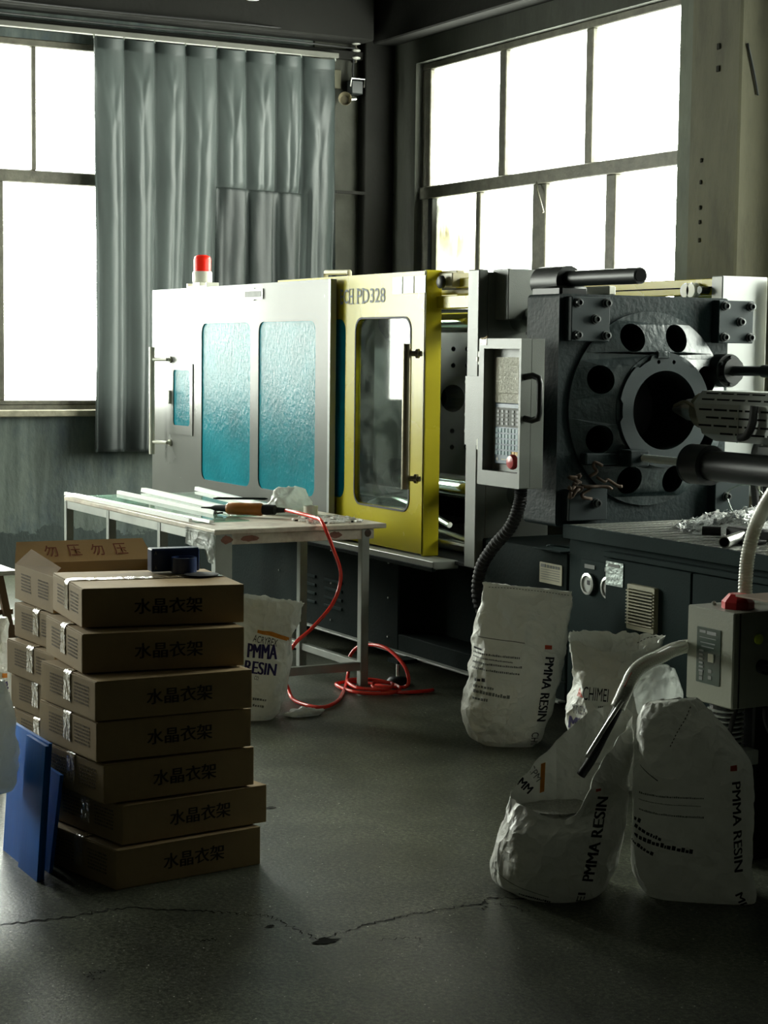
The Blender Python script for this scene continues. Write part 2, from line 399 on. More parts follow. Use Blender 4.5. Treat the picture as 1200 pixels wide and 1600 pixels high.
def film_mat(name, col, bump, coat=1.0, rough=0.25, bscale=(26, 26, 16), tl=0.0):
    """coloured protective film, wrinkled, glossy"""
    m = mat(name, col, rough, 0, 0.22, 3.5, 0, spec=0.02, coat=coat)
    n = m.node_tree.nodes; L = m.node_tree.links; b = n['Principled BSDF']
    b.inputs['Coat Roughness'].default_value = 0.06
    tcn = n.new('ShaderNodeTexCoord'); mp = n.new('ShaderNodeMapping'); mp.inputs['Scale'].default_value = bscale; mp.inputs['Rotation'].default_value = (0, 0.28, 0)
    L.new(tcn.outputs['Object'], mp.inputs[0])
    v = n.new('ShaderNodeTexVoronoi'); v.feature = 'SMOOTH_F1'; v.inputs['Scale'].default_value = 2.2; L.new(mp.outputs[0], v.inputs['Vector'])
    nz = n.new('ShaderNodeTexNoise'); nz.inputs['Scale'].default_value = 2.4; nz.inputs['Detail'].default_value = 8; nz.inputs['Roughness'].default_value = 0.65; nz.inputs['Distortion'].default_value = 0.8
    L.new(mp.outputs[0], nz.inputs['Vector'])
    ad = n.new('ShaderNodeMath'); ad.operation = 'MULTIPLY_ADD'; ad.inputs[1].default_value = 0.5; L.new(v.outputs['Distance'], ad.inputs[0]); L.new(nz.outputs[0], ad.inputs[2])
    bp = n.new('ShaderNodeBump'); bp.inputs['Strength'].default_value = bump; bp.inputs['Distance'].default_value = 0.012
    L.new(ad.outputs[0], bp.inputs['Height']); L.new(bp.outputs[0], b.inputs['Normal']); L.new(bp.outputs[0], b.inputs['Coat Normal'])
    return m
M_blue = film_mat('wrinkled_blue_film', (0.001, 0.165, 0.21), 0.22, 0.30, 0.6)
M_blue2 = film_mat('smooth_blue_film', (0.004, 0.34, 0.58), 0.05, 0.4, 0.5)
M_foilfilm = film_mat('crumpled_clear_film', (0.62, 0.61, 0.50), 0.5, 1.0, 0.3, (40, 40, 30))
M_clearfilm = film_mat('shredded_clear_film', (0.62, 0.66, 0.64), 0.8, 1.0, 0.2, (60, 60, 60))

def glass_mat(name, tint, smudge, gloss=0.10):
    m = bpy.data.materials.new(name); m.use_nodes = True
    n = m.node_tree.nodes; L = m.node_tree.links; n.clear()
    out = n.new('ShaderNodeOutputMaterial'); tr = n.new('ShaderNodeBsdfTransparent'); tr.inputs[0].default_value = (*tint, 1)
    gl = n.new('ShaderNodeBsdfGlossy'); gl.inputs['Roughness'].default_value = 0.03
    fr = n.new('ShaderNodeFresnel'); fr.inputs[0].default_value = 1.5
    m1 = n.new('ShaderNodeMixShader'); ge = n.new('ShaderNodeNewGeometry'); fk = n.new('ShaderNodeMath'); fk.operation = 'MULTIPLY'; inv_ = n.new('ShaderNodeMath'); inv_.operation = 'SUBTRACT'; inv_.inputs[0].default_value = 1.0
    L.new(ge.outputs['Backfacing'], inv_.inputs[1]); L.new(inv_.outputs[0], fk.inputs[0]); L.new(fr.outputs[0], fk.inputs[1])
    L.new(fk.outputs[0], m1.inputs[0]); L.new(tr.outputs[0], m1.inputs[1]); L.new(gl.outputs[0], m1.inputs[2])
    df = n.new('ShaderNodeBsdfDiffuse'); df.inputs[0].default_value = (0.55, 0.6, 0.56, 1)
    nz = n.new('ShaderNodeTexNoise'); nz.inputs['Scale'].default_value = 4.0; nz.inputs['Detail'].default_value = 9; nz.inputs['Roughness'].default_value = 0.7; nz.inputs['Distortion'].default_value = 1.2
    tcn = n.new('ShaderNodeTexCoord'); L.new(tcn.outputs['Object'], nz.inputs['Vector'])
    r = n.new('ShaderNodeValToRGB'); r.color_ramp.elements[0].position = 0.42; r.color_ramp.elements[0].color = (0.02, 0.02, 0.02, 1); r.color_ramp.elements[1].position = 0.72; r.color_ramp.elements[1].color = (smudge, smudge, smudge, 1)
    L.new(nz.outputs[0], r.inputs[0])
    m2 = n.new('ShaderNodeMixShader'); L.new(r.outputs[0], m2.inputs[0]); L.new(m1.outputs[0], m2.inputs[1]); L.new(df.outputs[0], m2.inputs[2])
    L.new(m2.outputs[0], out.inputs[0]); MATS[name] = m
    return m
M_clear = glass_mat('smudged_clear_guard_window', (0.80, 0.88, 0.84), 0.14)
M_sheetglass = glass_mat('greenish_clear_sheet', (0.72, 0.88, 0.82), 0.25)
M_hose = None
def hose_mat():
    m = mat('clear_reinforced_hose', (0.78, 0.78, 0.70), 0.25, 0, 0.05, 5, spec=0.5)
    n = m.node_tree.nodes; L = m.node_tree.links; b = n['Principled BSDF']; out = [x for x in n if x.type == 'OUTPUT_MATERIAL'][0]
    tr = n.new('ShaderNodeBsdfTransparent'); tr.inputs[0].default_value = (0.85, 0.88, 0.82, 1)
    mix = n.new('ShaderNodeMixShader'); mix.inputs[0].default_value = 0.3
    L.new(b.outputs[0], mix.inputs[1]); L.new(tr.outputs[0], mix.inputs[2]); L.new(mix.outputs[0], out.inputs[0])
    return m
M_hose = hose_mat()

def bag_mat(name, col, tl=0.3):
    m = mat(name, col, 0.40, 0, 0.06, 5, 0, spec=0.5)
    n = m.node_tree.nodes; L = m.node_tree.links; b = n['Principled BSDF']; out = [x for x in n if x.type == 'OUTPUT_MATERIAL'][0]
    tcn = n.new('ShaderNodeTexCoord')
    wz = n.new('ShaderNodeTexNoise'); wz.inputs['Scale'].default_value = 6; wz.inputs['Detail'].default_value = 3; L.new(tcn.outputs['Object'], wz.inputs['Vector'])
    wm = n.new('ShaderNodeMixRGB'); wm.blend_type = 'LINEAR_LIGHT'; wm.inputs[0].default_value = 0.12; L.new(tcn.outputs['Object'], wm.inputs[1]); L.new(wz.outputs['Color'], wm.inputs[2])
    v = n.new('ShaderNodeTexVoronoi'); v.feature = 'F1'; v.inputs['Scale'].default_value = 11; L.new(wm.outputs[0], v.inputs['Vector'])
    v2 = n.new('ShaderNodeTexNoise'); v2.inputs['Scale'].default_value = 26; v2.inputs['Detail'].default_value = 4; L.new(wm.outputs[0], v2.inputs['Vector'])
    hh = n.new('ShaderNodeMath'); hh.operation = 'MULTIPLY_ADD'; hh.inputs[1].default_value = 0.35; L.new(v2.outputs[0], hh.inputs[0]); L.new(v.outputs['Distance'], hh.inputs[2])
    bp = n.new('ShaderNodeBump'); bp.inputs['Strength'].default_value = 0.75; bp.inputs['Distance'].default_value = 0.03; L.new(hh.outputs[0], bp.inputs['Height']); L.new(bp.outputs[0], b.inputs['Normal'])
    t = n.new('ShaderNodeBsdfTranslucent'); t.inputs[0].default_value = (*[c * 0.9 for c in col], 1)
    mix = n.new('ShaderNodeMixShader'); mix.inputs[0].default_value = tl
    L.new(b.outputs[0], mix.inputs[1]); L.new(t.outputs[0], mix.inputs[2]); L.new(mix.outputs[0], out.inputs[0])
    return m
M_bag = bag_mat('white_woven_plastic', (0.82, 0.83, 0.77), 0.18)
M_plastic = bag_mat('thin_clear_plastic', (0.84, 0.87, 0.84), 0.35)
M_pellet = mat('clear_resin_pellets', (0.55, 0.56, 0.50), 0.35, 0, 0.3, 150, 1.0, 220, spec=0.6)
M_ink = mat('black_print_ink', (0.012, 0.011, 0.016), 0.5, 0, 0.1, 30, spec=0.3)
M_navy = mat('dark_violet_print_ink', (0.022, 0.014, 0.09), 0.5, 0, 0.1, 30, spec=0.3)
M_redink = mat('red_print_ink', (0.42, 0.05, 0.02), 0.5, 0, 0.1, 30, spec=0.3)
M_orange = mat('orange_print_ink', (0.62, 0.22, 0.02), 0.5, 0, 0.1, 30, spec=0.3)
M_greyink = mat('grey_print_ink', (0.16, 0.17, 0.16), 0.6, 0, 0.1, 30, spec=0.3)
INK = {'k': M_ink, 'n': M_navy, 'r': M_redink, 'o': M_orange, 'g': M_greyink}

M_card = mat('brown_cardboard', (0.3600, 0.2550, 0.1280), 0.75, 0, 0.09, 4, 0.06, 150, spec=0.25, dirt=(0.26, 0.18, 0.10), dscale=5, damt=0.4)
M_cardprint = mat('carton_print', (0.035, 0.024, 0.016), 0.7, 0, 0.1, 40, spec=0.2)
M_cardred = mat('carton_brown_red_print', (0.13, 0.035, 0.02), 0.7, 0, 0.1, 40, spec=0.2)
M_cardfaint = mat('faint_carton_print', (0.17, 0.125, 0.075), 0.7, 0, 0.1, 40, spec=0.2)
M_stain = mat('brown_pink_stain', (0.22, 0.10, 0.07), 0.6, 0, 0.3, 20, spec=0.2)
M_tape = mat('shiny_packing_tape', (0.44, 0.34, 0.20), 0.14, 0, 0.12, 30, 0.5, 60, spec=0.7, coat=0.6)
M_alu = mat('aluminium_profile', (0.62, 0.64, 0.60), 0.34, 0.75, 0.08, 10, rvar=0.06)
M_alud = mat('dull_steel_leg', (0.3000, 0.3200, 0.2900), 0.45, 0.1, 0.15, 8)
M_top = mat('worn_table_board', (0.56, 0.51, 0.41), 0.5, 0, 0.2, 8, 0.1, 40, dirt=(0.22, 0.11, 0.07), dscale=5, damt=0.6)
M_strip = mat('white_plastic_strip', (0.9000, 0.9100, 0.8800), 0.3, 0, 0.04, 5)
M_redhose = mat('red_air_hose', (0.9000, 0.0450, 0.0300), 0.22, 0, 0.08, 8, spec=0.6)
M_tan = mat('orange_brown_grip', (0.46, 0.17, 0.03), 0.4, 0, 0.2, 30)
M_tapeblue = mat('dark_blue_plastic', (0.006, 0.022, 0.085), 0.3, 0, 0.1, 10, spec=0.5)
M_bluesheet = mat('blue_plastic_sheet', (0.0060, 0.1500, 0.5800), 0.5, 0, 0.10, 2.0, 0.1, 20, spec=0.15, stretch=(6, 6, 0.5))
M_redlens = mat('red_beacon_lens', (0.9000, 0.0200, 0.0080), 0.35, 0, 0.05, 10, spec=0.25)
M_ivory = mat('ivory_plastic', (0.62, 0.62, 0.52), 0.35, 0, 0.05, 8)
M_boxgrey = mat('grey_beige_box_paint', (0.215, 0.225, 0.175), 0.42, 0, 0.06, 5, 0.08, 120, spec=0.45)
M_panelgreen = mat('dark_display_overlay', (0.022, 0.045, 0.032), 0.3, 0, 0.1, 8)
M_redcap = mat('red_plastic_cap', (0.50, 0.015, 0.02), 0.32, 0, 0.08, 8)
M_wood = mat('stool_wood', (0.20, 0.11, 0.05), 0.55, 0, 0.25, 5, stretch=(1, 1, 0.2))
M_seat = mat('worn_white_seat', (0.70, 0.69, 0.64), 0.4, 0, 0.08, 8)
M_rust = mat('rusty_wire', (0.0640, 0.0400, 0.0240), 0.7, 0.3, 0.4, 40)
M_dial = mat('gauge_dial', (0.40, 0.42, 0.40), 0.4, 0, 0.05, 10)
M_keyblue = mat('blue_keypad', (0.03, 0.085, 0.15), 0.35, 0, 0.1, 10)
M_key = mat('pale_blue_keys', (0.10, 0.21, 0.25), 0.4, 0, 0.1, 10)
M_keyw = mat('grey_white_keys', (0.2040, 0.2160, 0.2160), 0.4, 0, 0.1, 10)
M_keyy = mat('yellow_keys', (0.62, 0.36, 0.02), 0.4, 0, 0.1, 10)
M_tread = None
def tread_mat():
    m = mat('chequered_tread_plate', (0.3600, 0.3700, 0.3200), 0.36, 0.15, 0.15, 6, spec=0.5)
    n = m.node_tree.nodes; L = m.node_tree.links; b = n['Principled BSDF']
    g = n.new('ShaderNodeTexCoord')
    v = n.new('ShaderNodeTexVoronoi'); v.inputs['Scale'].default_value = 42; v.inputs['Randomness'].default_value = 0.0; L.new(g.outputs['Object'], v.inputs['Vector'])
    r = n.new('ShaderNodeMapRange'); r.inputs['From Min'].default_value = 0.25; r.inputs['From Max'].default_value = 0.40; L.new(v.outputs['Distance'], r.inputs[0])
    bp = n.new('ShaderNodeBump'); bp.inputs['Strength'].default_value = 0.8; bp.inputs['Distance'].default_value = 0.004; bp.invert = True
    L.new(r.outputs[0], bp.inputs['Height']); L.new(bp.outputs[0], b.inputs['Normal'])
    src = b.inputs['Base Color'].links[0].from_socket
    mx = n.new('ShaderNodeMixRGB'); L.new(r.outputs[0], mx.inputs[0]); L.new(src, mx.inputs[1]); mx.inputs[2].default_value = (0.035, 0.038, 0.032, 1); L.new(mx.outputs[0], b.inputs['Base Color'])
    return m
M_tread = tread_mat()
M_bulb = mat('white_lamp_glass', (0.85, 0.86, 0.82), 0.3, 0, 0.03, 8, trans=0.1)
M_ceramic = mat('white_ceramic', (0.42, 0.42, 0.38), 0.3, 0, 0.1, 20)
M_label = mat('pale_label_paper', (0.42, 0.40, 0.28), 0.55, 0, 0.1, 10)
M_silver = mat('silver_foil_label', (0.35, 0.40, 0.38), 0.35, 0.6, 0.15, 20, 0.3, 60)
M_vent = mat('khaki_plastic_vent', (0.27, 0.26, 0.17), 0.5, 0, 0.08, 10)
M_lime = mat('lime_label', (0.45, 0.55, 0.03), 0.4, 0, 0.1, 10)
M_cardlid = mat('pinkish_board', (0.25, 0.18, 0.13), 0.7, 0, 0.1, 10)
M_clearpl = glass_mat('clear_bottle_plastic', (0.8, 0.85, 0.8), 0.35)
# ================================================================== THE SETTING
def struct(name, bm, m, parent=None, smooth=False, kind=True):
    o = obj(name, bm, m, parent, smooth=smooth)
    if parent is None: o['kind'] = 'structure'
    return o

floor = struct('floor', bx(-12.7, 2.0, -5.5, 7.1, -0.12, 0.0), M_floor)
def crack(pts, wid, seed):
    """an irregular open crack, a sunken dark ribbon"""
    bm = B(); rnd = random.Random(seed)
    P = catmull([Vector((x, y, 0)) for x, y in pts], 14); L_, R_ = [], []
    for i, p in enumerate(P):
        d = (P[min(i + 1, len(P) - 1)] - P[max(i - 1, 0)]); d.normalize(); q = Vector((-d.y, d.x, 0))
        j = q * rnd.uniform(-0.012, 0.012); ww = wid * rnd.uniform(0.15, 1.0) * (0.2 if i in (0, len(P) - 1) else 1)
        L_.append(bm.verts.new((p.x + j.x + q.x * ww, p.y + j.y + q.y * ww, 0.0012))); R_.append(bm.verts.new((p.x + j.x - q.x * ww, p.y + j.y - q.y * ww, 0.0012)))
    for i in range(len(P) - 1): bm.faces.new((L_[i], R_[i], R_[i + 1], L_[i + 1]))
    return bm
for k, (pts, wd) in enumerate((([(-4.72, 1.40), (-4.70, 1.60), (-4.71, 1.77), (-4.60, 1.93), (-4.55, 2.01)], .006),
                              ([(-4.55, 2.01), (-4.50, 2.06), (-4.44, 2.11), (-4.30, 2.12), (-4.21, 2.14)], .004),
                              ([(-4.21, 2.14), (-4.26, 2.26), (-4.29, 2.41), (-4.30, 2.55), (-4.30, 2.71), (-4.17, 2.77)], .004),
                              ([(-4.25, 2.66), (-4.33, 2.74), (-4.27, 2.83)], .006), ([(-4.15, 2.27), (-4.12, 2.36), (-4.07, 2.38)], .003),
                              ([(-4.25, 1.55), (-4.23, 1.50), (-4.19, 1.52)], .005), ([(-4.36, 1.85), (-4.34, 1.90)], .004))):
    struct('crack', crack(pts, wd, k), M_crack, floor)
def chip(x, y, r, seed):
    bm = B(); rnd = random.Random(seed); n = 11
    vs_ = [bm.verts.new((x + r * rnd.uniform(.4, 1.2) * math.cos(2 * PI * k / n), y + 1.5 * r * rnd.uniform(.4, 1.2) * math.sin(2 * PI * k / n), 0.0016)) for k in range(n)]
    bm.faces.new(vs_); return bm
struct('floor_chip', chip(-4.20, 2.15, .028, 3), M_crack, floor)
struct('floor_chip', chip(-5.55, 2.62, .014, 5), M_crack, floor)
struct('floor_chip', chip(-4.38, 2.07, .014, 8), M_crack, floor)

struct('ceiling', bx(-12.7, 2.0, -5.5, 7.1, 4.75, 4.9), M_ceil)

def wall_x(X0, X1, outer, holes):       # wall standing along Y
    return plate(B(), outer, holes, YZ(X0), 0, X1 - X0)
def rectl(a0, a1, b0, b1): return [(a0, b0), (a1, b0), (a1, b1), (a0, b1)]
# left wall: a curtained window in view, the next one further left lights the floor
struct('wall_left', wall_x(-12.5, -12.72, rectl(-5.5, 7.1, 0, 4.75), [rectl(2.85, 6.2, 1.118, 3.68), rectl(-1.6, 1.70, 1.118, 3.68)]), M_wall)
# right wall with its own tall window
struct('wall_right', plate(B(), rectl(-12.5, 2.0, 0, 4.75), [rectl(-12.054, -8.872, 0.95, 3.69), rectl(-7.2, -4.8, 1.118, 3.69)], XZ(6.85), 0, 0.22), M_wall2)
struct('wall_front', bx(1.9, 2.0, -5.5, 6.85, 0, 4.75), M_back)
struct('wall_back', bx(-12.5, 2.0, -5.5, -5.4, 0, 4.75), M_back)

# corner pilaster, right-hand column, dark beams over the windows
struct('trim_1', bx(-12.5, -12.38, 6.60, 6.85, 0, 4.75, .006), M_dark)
col = struct('trim_2', bx(-8.33, -7.90, 6.50, 6.85, 0, 4.75, .012), M_col)
bm = B()
for z in (3.22, 3.10): box(bm, -8.10, -8.07, 6.492, 6.5, z, z + .035, .004)
for z in (2.62, 2.50, 2.36, 2.28, 2.18): box(bm, -8.22, -8.20, 6.492, 6.5, z, z + .025, .004)
struct('anchor_hole', bm, M_crack, col)
struct('trim_3', bx(-12.5, -12.25, -5.4, 6.6, 3.86, 4.32, .01), M_dark)
struct('trim_4', bx(-12.5, -7.9, 6.66, 6.85, 3.86, 4.5, .01), M_dark)
struct('trim_5', bx(-12.5, -12.42, -5.4, 6.6, 3.74, 3.80, .004), M_dark)
struct('trim_8', bx(-12.5, -12.488, 6.22, 6.6, 0, 3.86, .002), M_strip_wall)  # added slab; its dark colour dims a strip of wall that came out too bright
struct('trim_9', bx(-8.872, -8.33, 6.838, 6.85, 0, 3.86, .002), M_wall_lit)  # added slab; its paler colour stands for the better-lit part of the wall
# groove that runs round the corner at transom height
struct('trim_6', bx(-12.41, -12.374, 6.36, 6.855, 2.735, 2.757), M_dark)

# ---- window 1 (left wall)
def bars_x(parent, specs, X0, X1, m):
    for nm, y0, y1, z0, z1 in specs: struct(nm, bx(X0, X1, y0, y1, z0, z1, .006), m, parent)
w1 = struct('window_1', bx(-12.60, -12.50, 2.85, 6.2, 1.118, 1.150), M_frame)
bars_x(w1, [('window_head', 2.85, 6.2, 3.63, 3.68), ('transom', 2.85, 6.2, 2.695, 2.784), ('bottom_rail', 2.85, 6.2, 1.150, 1.185),
            ('mullion', 4.043, 4.077, 2.784, 3.63), ('mullion', 4.86, 4.90, 2.784, 3.63), ('mullion', 5.64, 5.68, 2.784, 3.63), ('mullion', 3.24, 3.275, 2.784, 3.63),
            ('sash_stile', 3.785, 3.84, 1.185, 2.695), ('sash_stile', 4.80, 4.85, 1.185, 2.695), ('sash_stile', 5.76, 5.81, 1.185, 2.695),
            ('window_jamb', 2.85, 2.90, 1.15, 3.68), ('window_jamb', 6.15, 6.2, 1.15, 3.68)], -12.575, -12.505, M_frame)
for y0, y1, z0, z1 in ((2.9, 3.24, 2.784, 3.63), (3.275, 4.043, 2.784, 3.63), (4.077, 4.86, 2.784, 3.63), (4.9, 5.64, 2.784, 3.63), (5.68, 6.15, 2.784, 3.63),
                       (2.9, 3.785, 1.185, 2.695), (3.84, 4.80, 1.185, 2.695), (4.85, 5.76, 1.185, 2.695), (5.81, 6.15, 1.185, 2.695)):
    struct('pane', bx(-12.545, -12.541, y0, y1, z0, z1), M_pane, w1)
struct('trim_7', bx(-12.60, -12.44, 2.75, 6.3, 1.070, 1.118, .006), M_sill)

# ---- window 3 (left wall, beyond the left edge of the picture)
w3 = struct('window_3', bx(-12.60, -12.50, -1.6, 1.70, 1.118, 1.185), M_frame)
bars_x(w3, [('window_head', -1.6, 1.70, 3.63, 3.68), ('transom', -1.6, 1.70, 2.695, 2.784), ('mullion', 0.25, 0.30, 1.185, 3.63), ('mullion', -0.75, -0.70, 1.185, 3.63)], -12.575, -12.505, M_frame)
for y0, y1 in ((-1.6, -0.75), (-0.70, 0.25), (0.30, 1.70)):
    for z0, z1 in ((1.185, 2.695), (2.784, 3.63)): struct('pane', bx(-12.545, -12.541, y0, y1, z0, z1), M_pane, w3)

# ---- window 2 (right wall)
w2 = struct('window_2', bx(-12.05, -8.872, 6.90, 6.98, 0.95, 1.0), M_frame)
Y0, Y1 = 6.905, 6.975
for nm, x0, x1, z0, z1 in (('window_head', -12.05, -8.872, 3.638, 3.69), ('window_jamb', -12.05, -11.93, 1.0, 3.638), ('window_jamb', -8.95, -8.872, 1.0, 3.638),
                           ('transom', -12.05, -8.872, 2.69, 2.78), ('mullion', -10.98, -10.895, 2.78, 3.638), ('mullion', -9.938, -9.86, 2.78, 3.638),
                           ('mullion', -11.27, -11.21, 1.0, 2.69), ('mullion', -10.535, -10.375, 1.0, 2.69), ('mullion', -9.69, -9.585, 1.0, 2.69), ('low_rail', -12.05, -8.872, 1.62, 1.70)):
    struct(nm, bx(x0, x1, Y0 - (.02 if nm == 'transom' else 0), Y1, z0, z1, .006), M_frame, w2)
struct('window_jamb', bx(-11.93, -11.87, Y0 - .01, Y1, 1.0, 2.69, .004), M_void, w2)
k = 0
for x0, x1, z0, z1 in ((-11.93, -10.98, 2.78, 3.638), (-10.895, -9.938, 2.78, 3.638), (-9.86, -8.95, 2.78, 3.638),
                       (-11.87, -11.27, 1.7, 2.69), (-11.21, -10.535, 1.7, 2.69), (-10.375, -9.69, 1.7, 2.69), (-9.585, -8.95, 1.7, 2.69), (-11.9, -8.95, 1.0, 1.62)):
    struct('pane', bx(x0, x1, 6.935, 6.939, z0, z1), M_pane_dirty if (x0 == -11.87) else M_pane, w2); k += 1
bm = B(); tube(bm, [(-10.47, 6.90, 2.72), (-10.43, 6.87, 2.66), (-10.36, 6.86, 2.55), (-10.33, 6.86, 2.49)], .008, 6, 4)
struct('window_stay', bm, M_frame, w2)

# ---- window 4 (right wall, beyond the right edge of the picture: it lights the end of the machine)
w4 = struct('window_4', bx(-7.2, -4.8, 6.90, 6.98, 1.118, 1.18), M_frame)
for nm, x0, x1, z0, z1 in (('window_head', -7.2, -4.8, 3.638, 3.69), ('transom', -7.2, -4.8, 2.69, 2.78), ('mullion', -6.19, -6.11, 1.18, 3.638)):
    struct(nm, bx(x0, x1, Y0, Y1, z0, z1, .006), M_frame, w4)
for x0, x1 in ((-7.2, -6.19), (-6.11, -4.8)):
    for z0, z1 in ((1.18, 2.69), (2.78, 3.638)): struct('pane', bx(x0, x1, 6.935, 6.939, z0, z1), M_pane, w4)

# ---- conduit and cable on the right wall
cd = obj('wall_conduit', tube(B(), [(-8.53, 6.82, 4.7), (-8.53, 6.82, 3.0), (-8.54, 6.82, 2.55), (-8.54, 6.82, 0.2)], .016, 8, 4), M_col, smooth=True)
tag(cd, 'thin grey-green pipe running down the wall right of the tall window', 'pipe')
cb = obj('wall_cable', tube(B(), [(-8.47, 6.82, 4.7), (-8.46, 6.82, 3.2), (-8.47, 6.81, 2.72), (-8.535, 6.79, 2.52), (-8.545, 6.79, 2.3), (-8.54, 6.80, 1.2)], .011, 8, 6), M_rubber, smooth=True)
tag(cb, 'loose black cable hanging beside the thin pipe on the right wall', 'cable')

sw_ = obj('bent_rod', tube(B(), [(-7.888, 6.535, 3.232), (-7.885, 6.57, 3.12), (-7.885, 6.60, 3.02), (-7.885, 6.615, 2.96)], .006, 6, 4), M_bolt, smooth=True)
tag(sw_, 'short dark bent rod hanging on the side of the right-hand column', 'rod')

# ================================================================== CURTAIN
rail = obj('curtain_rail', bx(-12.40, -12.355, 2.6, 6.36, 3.727, 3.765, .004), M_railp)
tag(rail, 'long pale metal curtain rail above the left window', 'rail')
HK = [4.451, 4.672, 4.902, 5.136, 5.379, 5.606, 5.847, 6.055, 6.336]
ZT, ZB = 3.717, 0.822
def curt(y_i, t):
    """y_i in 0..8 pleats, t 0 top .. 1 bottom -> (x, y, z)"""
    k = min(int(y_i), 7); p = y_i - k
    y = HK[k] + (HK[k + 1] - HK[k]) * p
    top = math.exp(-t * 11)
    bulge = abs(math.sin(PI * p)) ** 0.55
    gather = bulge * 0.055 * (0.30 + 0.70 * math.exp(-t * 1.8))
    # long falling folds, drifting sideways with height, with sharp valleys
    ph = y_i * 2 * PI + min(1, t * 2) * 2.2 * noise.noise(Vector((y_i * 0.5, t * 0.45, 2.0)))
    s = abs(math.sin(ph * 0.5)) ** 0.6
    fold = s * 0.085 * min(1, 0.05 + t * 2.2) * (0.75 + 0.5 * noise.noise(Vector((y_i * .8, 4, t))))
    s2 = abs(math.sin(ph * 1.0 + 2.0 * noise.noise(Vector((y_i * .7, t * .5, 8)))))
    fold += s2 * 0.014 * min(1, t * 4)
    if 4.0 < y_i < 7.2 and t > 0.34: fold *= 0.55
    # swags falling away from each hook, diagonal creases
    d = min(p, 1 - p)
    sw = 0.022 * max(0, math.sin((t * 26 - d * 9.0) + 1.7 * k)) ** 2 * math.exp(-t * 6) * min(1, t * 14) * (0.4 + d)
    cr = 0.007 * math.exp(-t * 2.5) * (1 - 2.4 * abs(noise.noise(Vector((y_i * 2.2 + t * 3.0, t * 7.0 - y_i * .8, 3.3))))) * min(1, t * 8)
    hd = min(1, max(0, (t - .035) / .06)); fold *= hd; sw *= hd
    sag = 0.018 * bulge * top
    x = -12.378 + gather * (1 - .6 * min(1, t * 1.6)) + fold + sw + cr
    yy = y + 0.045 * noise.noise(Vector((y_i * 0.9, t * 1.5, 7))) * t * (0 if y_i < .01 or y_i > 7.99 else 1)
    return Vector((x, yy, ZT - sag + (ZB - ZT) * t))
NU, NV = 8 * 28, 110
bm = B(); G = [[bm.verts.new(curt(i * 8 / NU, j / NV)) for i in range(NU + 1)] for j in range(NV + 1)]
for j in range(NV):
    for i in range(NU): bm.faces.new((G[j][i], G[j][i + 1], G[j + 1][i + 1], G[j + 1][i]))
bmesh.ops.solidify(bm, geom=bm.faces, thickness=0.002)
cur = obj('window_curtain', bm, M_curtain, smooth=True)
tag(cur, 'long grey-green vinyl curtain hanging in pleats over the left window', 'curtain')
bm = B(); N1, N2 = 44, 44
G = []
for j in range(N2 + 1):
    row = []
    for i in range(N1 + 1):
        u = 3.86 + 3.05 * i / N1; t = 0.343 + 0.40 * j / N2 + 0.006 * (i / N1)
        p = curt(u, t); s = 0.5 + 0.5 * math.exp(-j * .5)
        x = -12.375 + 0.072 + (p.x + 12.375 - 0.05) * 0.55 + .012 * noise.noise(Vector((i * .12, j * .05, 3))) - (0.028 if i in (16, 29) else 0) * (1 - math.exp(-j * .4))
        row.append(bm.verts.new((x + .012, p.y, p.z)))
    G.append(row)
for j in range(N2):
    for i in range(N1): bm.faces.new((G[j][i], G[j][i + 1], G[j + 1][i + 1], G[j + 1][i]))
bmesh.ops.solidify(bm, geom=bm.faces, thickness=0.002)
obj('patch', bm, M_curtain, cur, label='flatter grey sheet sewn over the lower middle', smooth=True)
bm = B()
for i in range(8):
    for j in range(2):
        pass
G = [[bm.verts.new(curt(i * 8 / NU, j * .009) + Vector((.004, 0, .004))) for i in range(NU + 1)] for j in range(4)]
for j in range(3):
    for i in range(NU): bm.faces.new((G[j][i], G[j][i + 1], G[j + 1][i + 1], G[j + 1][i]))
obj('heading_hem', bm, M_curtain, cur, smooth=True)
for y in HK:
    obj('curtain_hook', cyl(B(), (-12.372, y, 3.706), (-12.372, y, 3.727), .006, seg=8), M_alud, cur)

# second curtain, on the pier further left (seen only as the grey reflection in the door windows)
bm = B(); G = []
for j in range(24):
    t = j / 23; G.append([bm.verts.new((-12.39 + .05 * abs(math.sin(i * .42)) + .02 * noise.noise(Vector((i * .2, t * 2, 0))), 1.69 + 1.17 * i / 60, 3.72 - 2.9 * t)) for i in range(61)])
for j in range(23):
    for i in range(60): bm.faces.new((G[j][i], G[j][i + 1], G[j + 1][i + 1], G[j + 1][i]))
bmesh.ops.solidify(bm, geom=bm.faces, thickness=0.002)
tag(obj('window_curtain', bm, M_curtain, smooth=True), 'gathered grey curtain between the two left windows, outside the left picture edge', 'curtain')

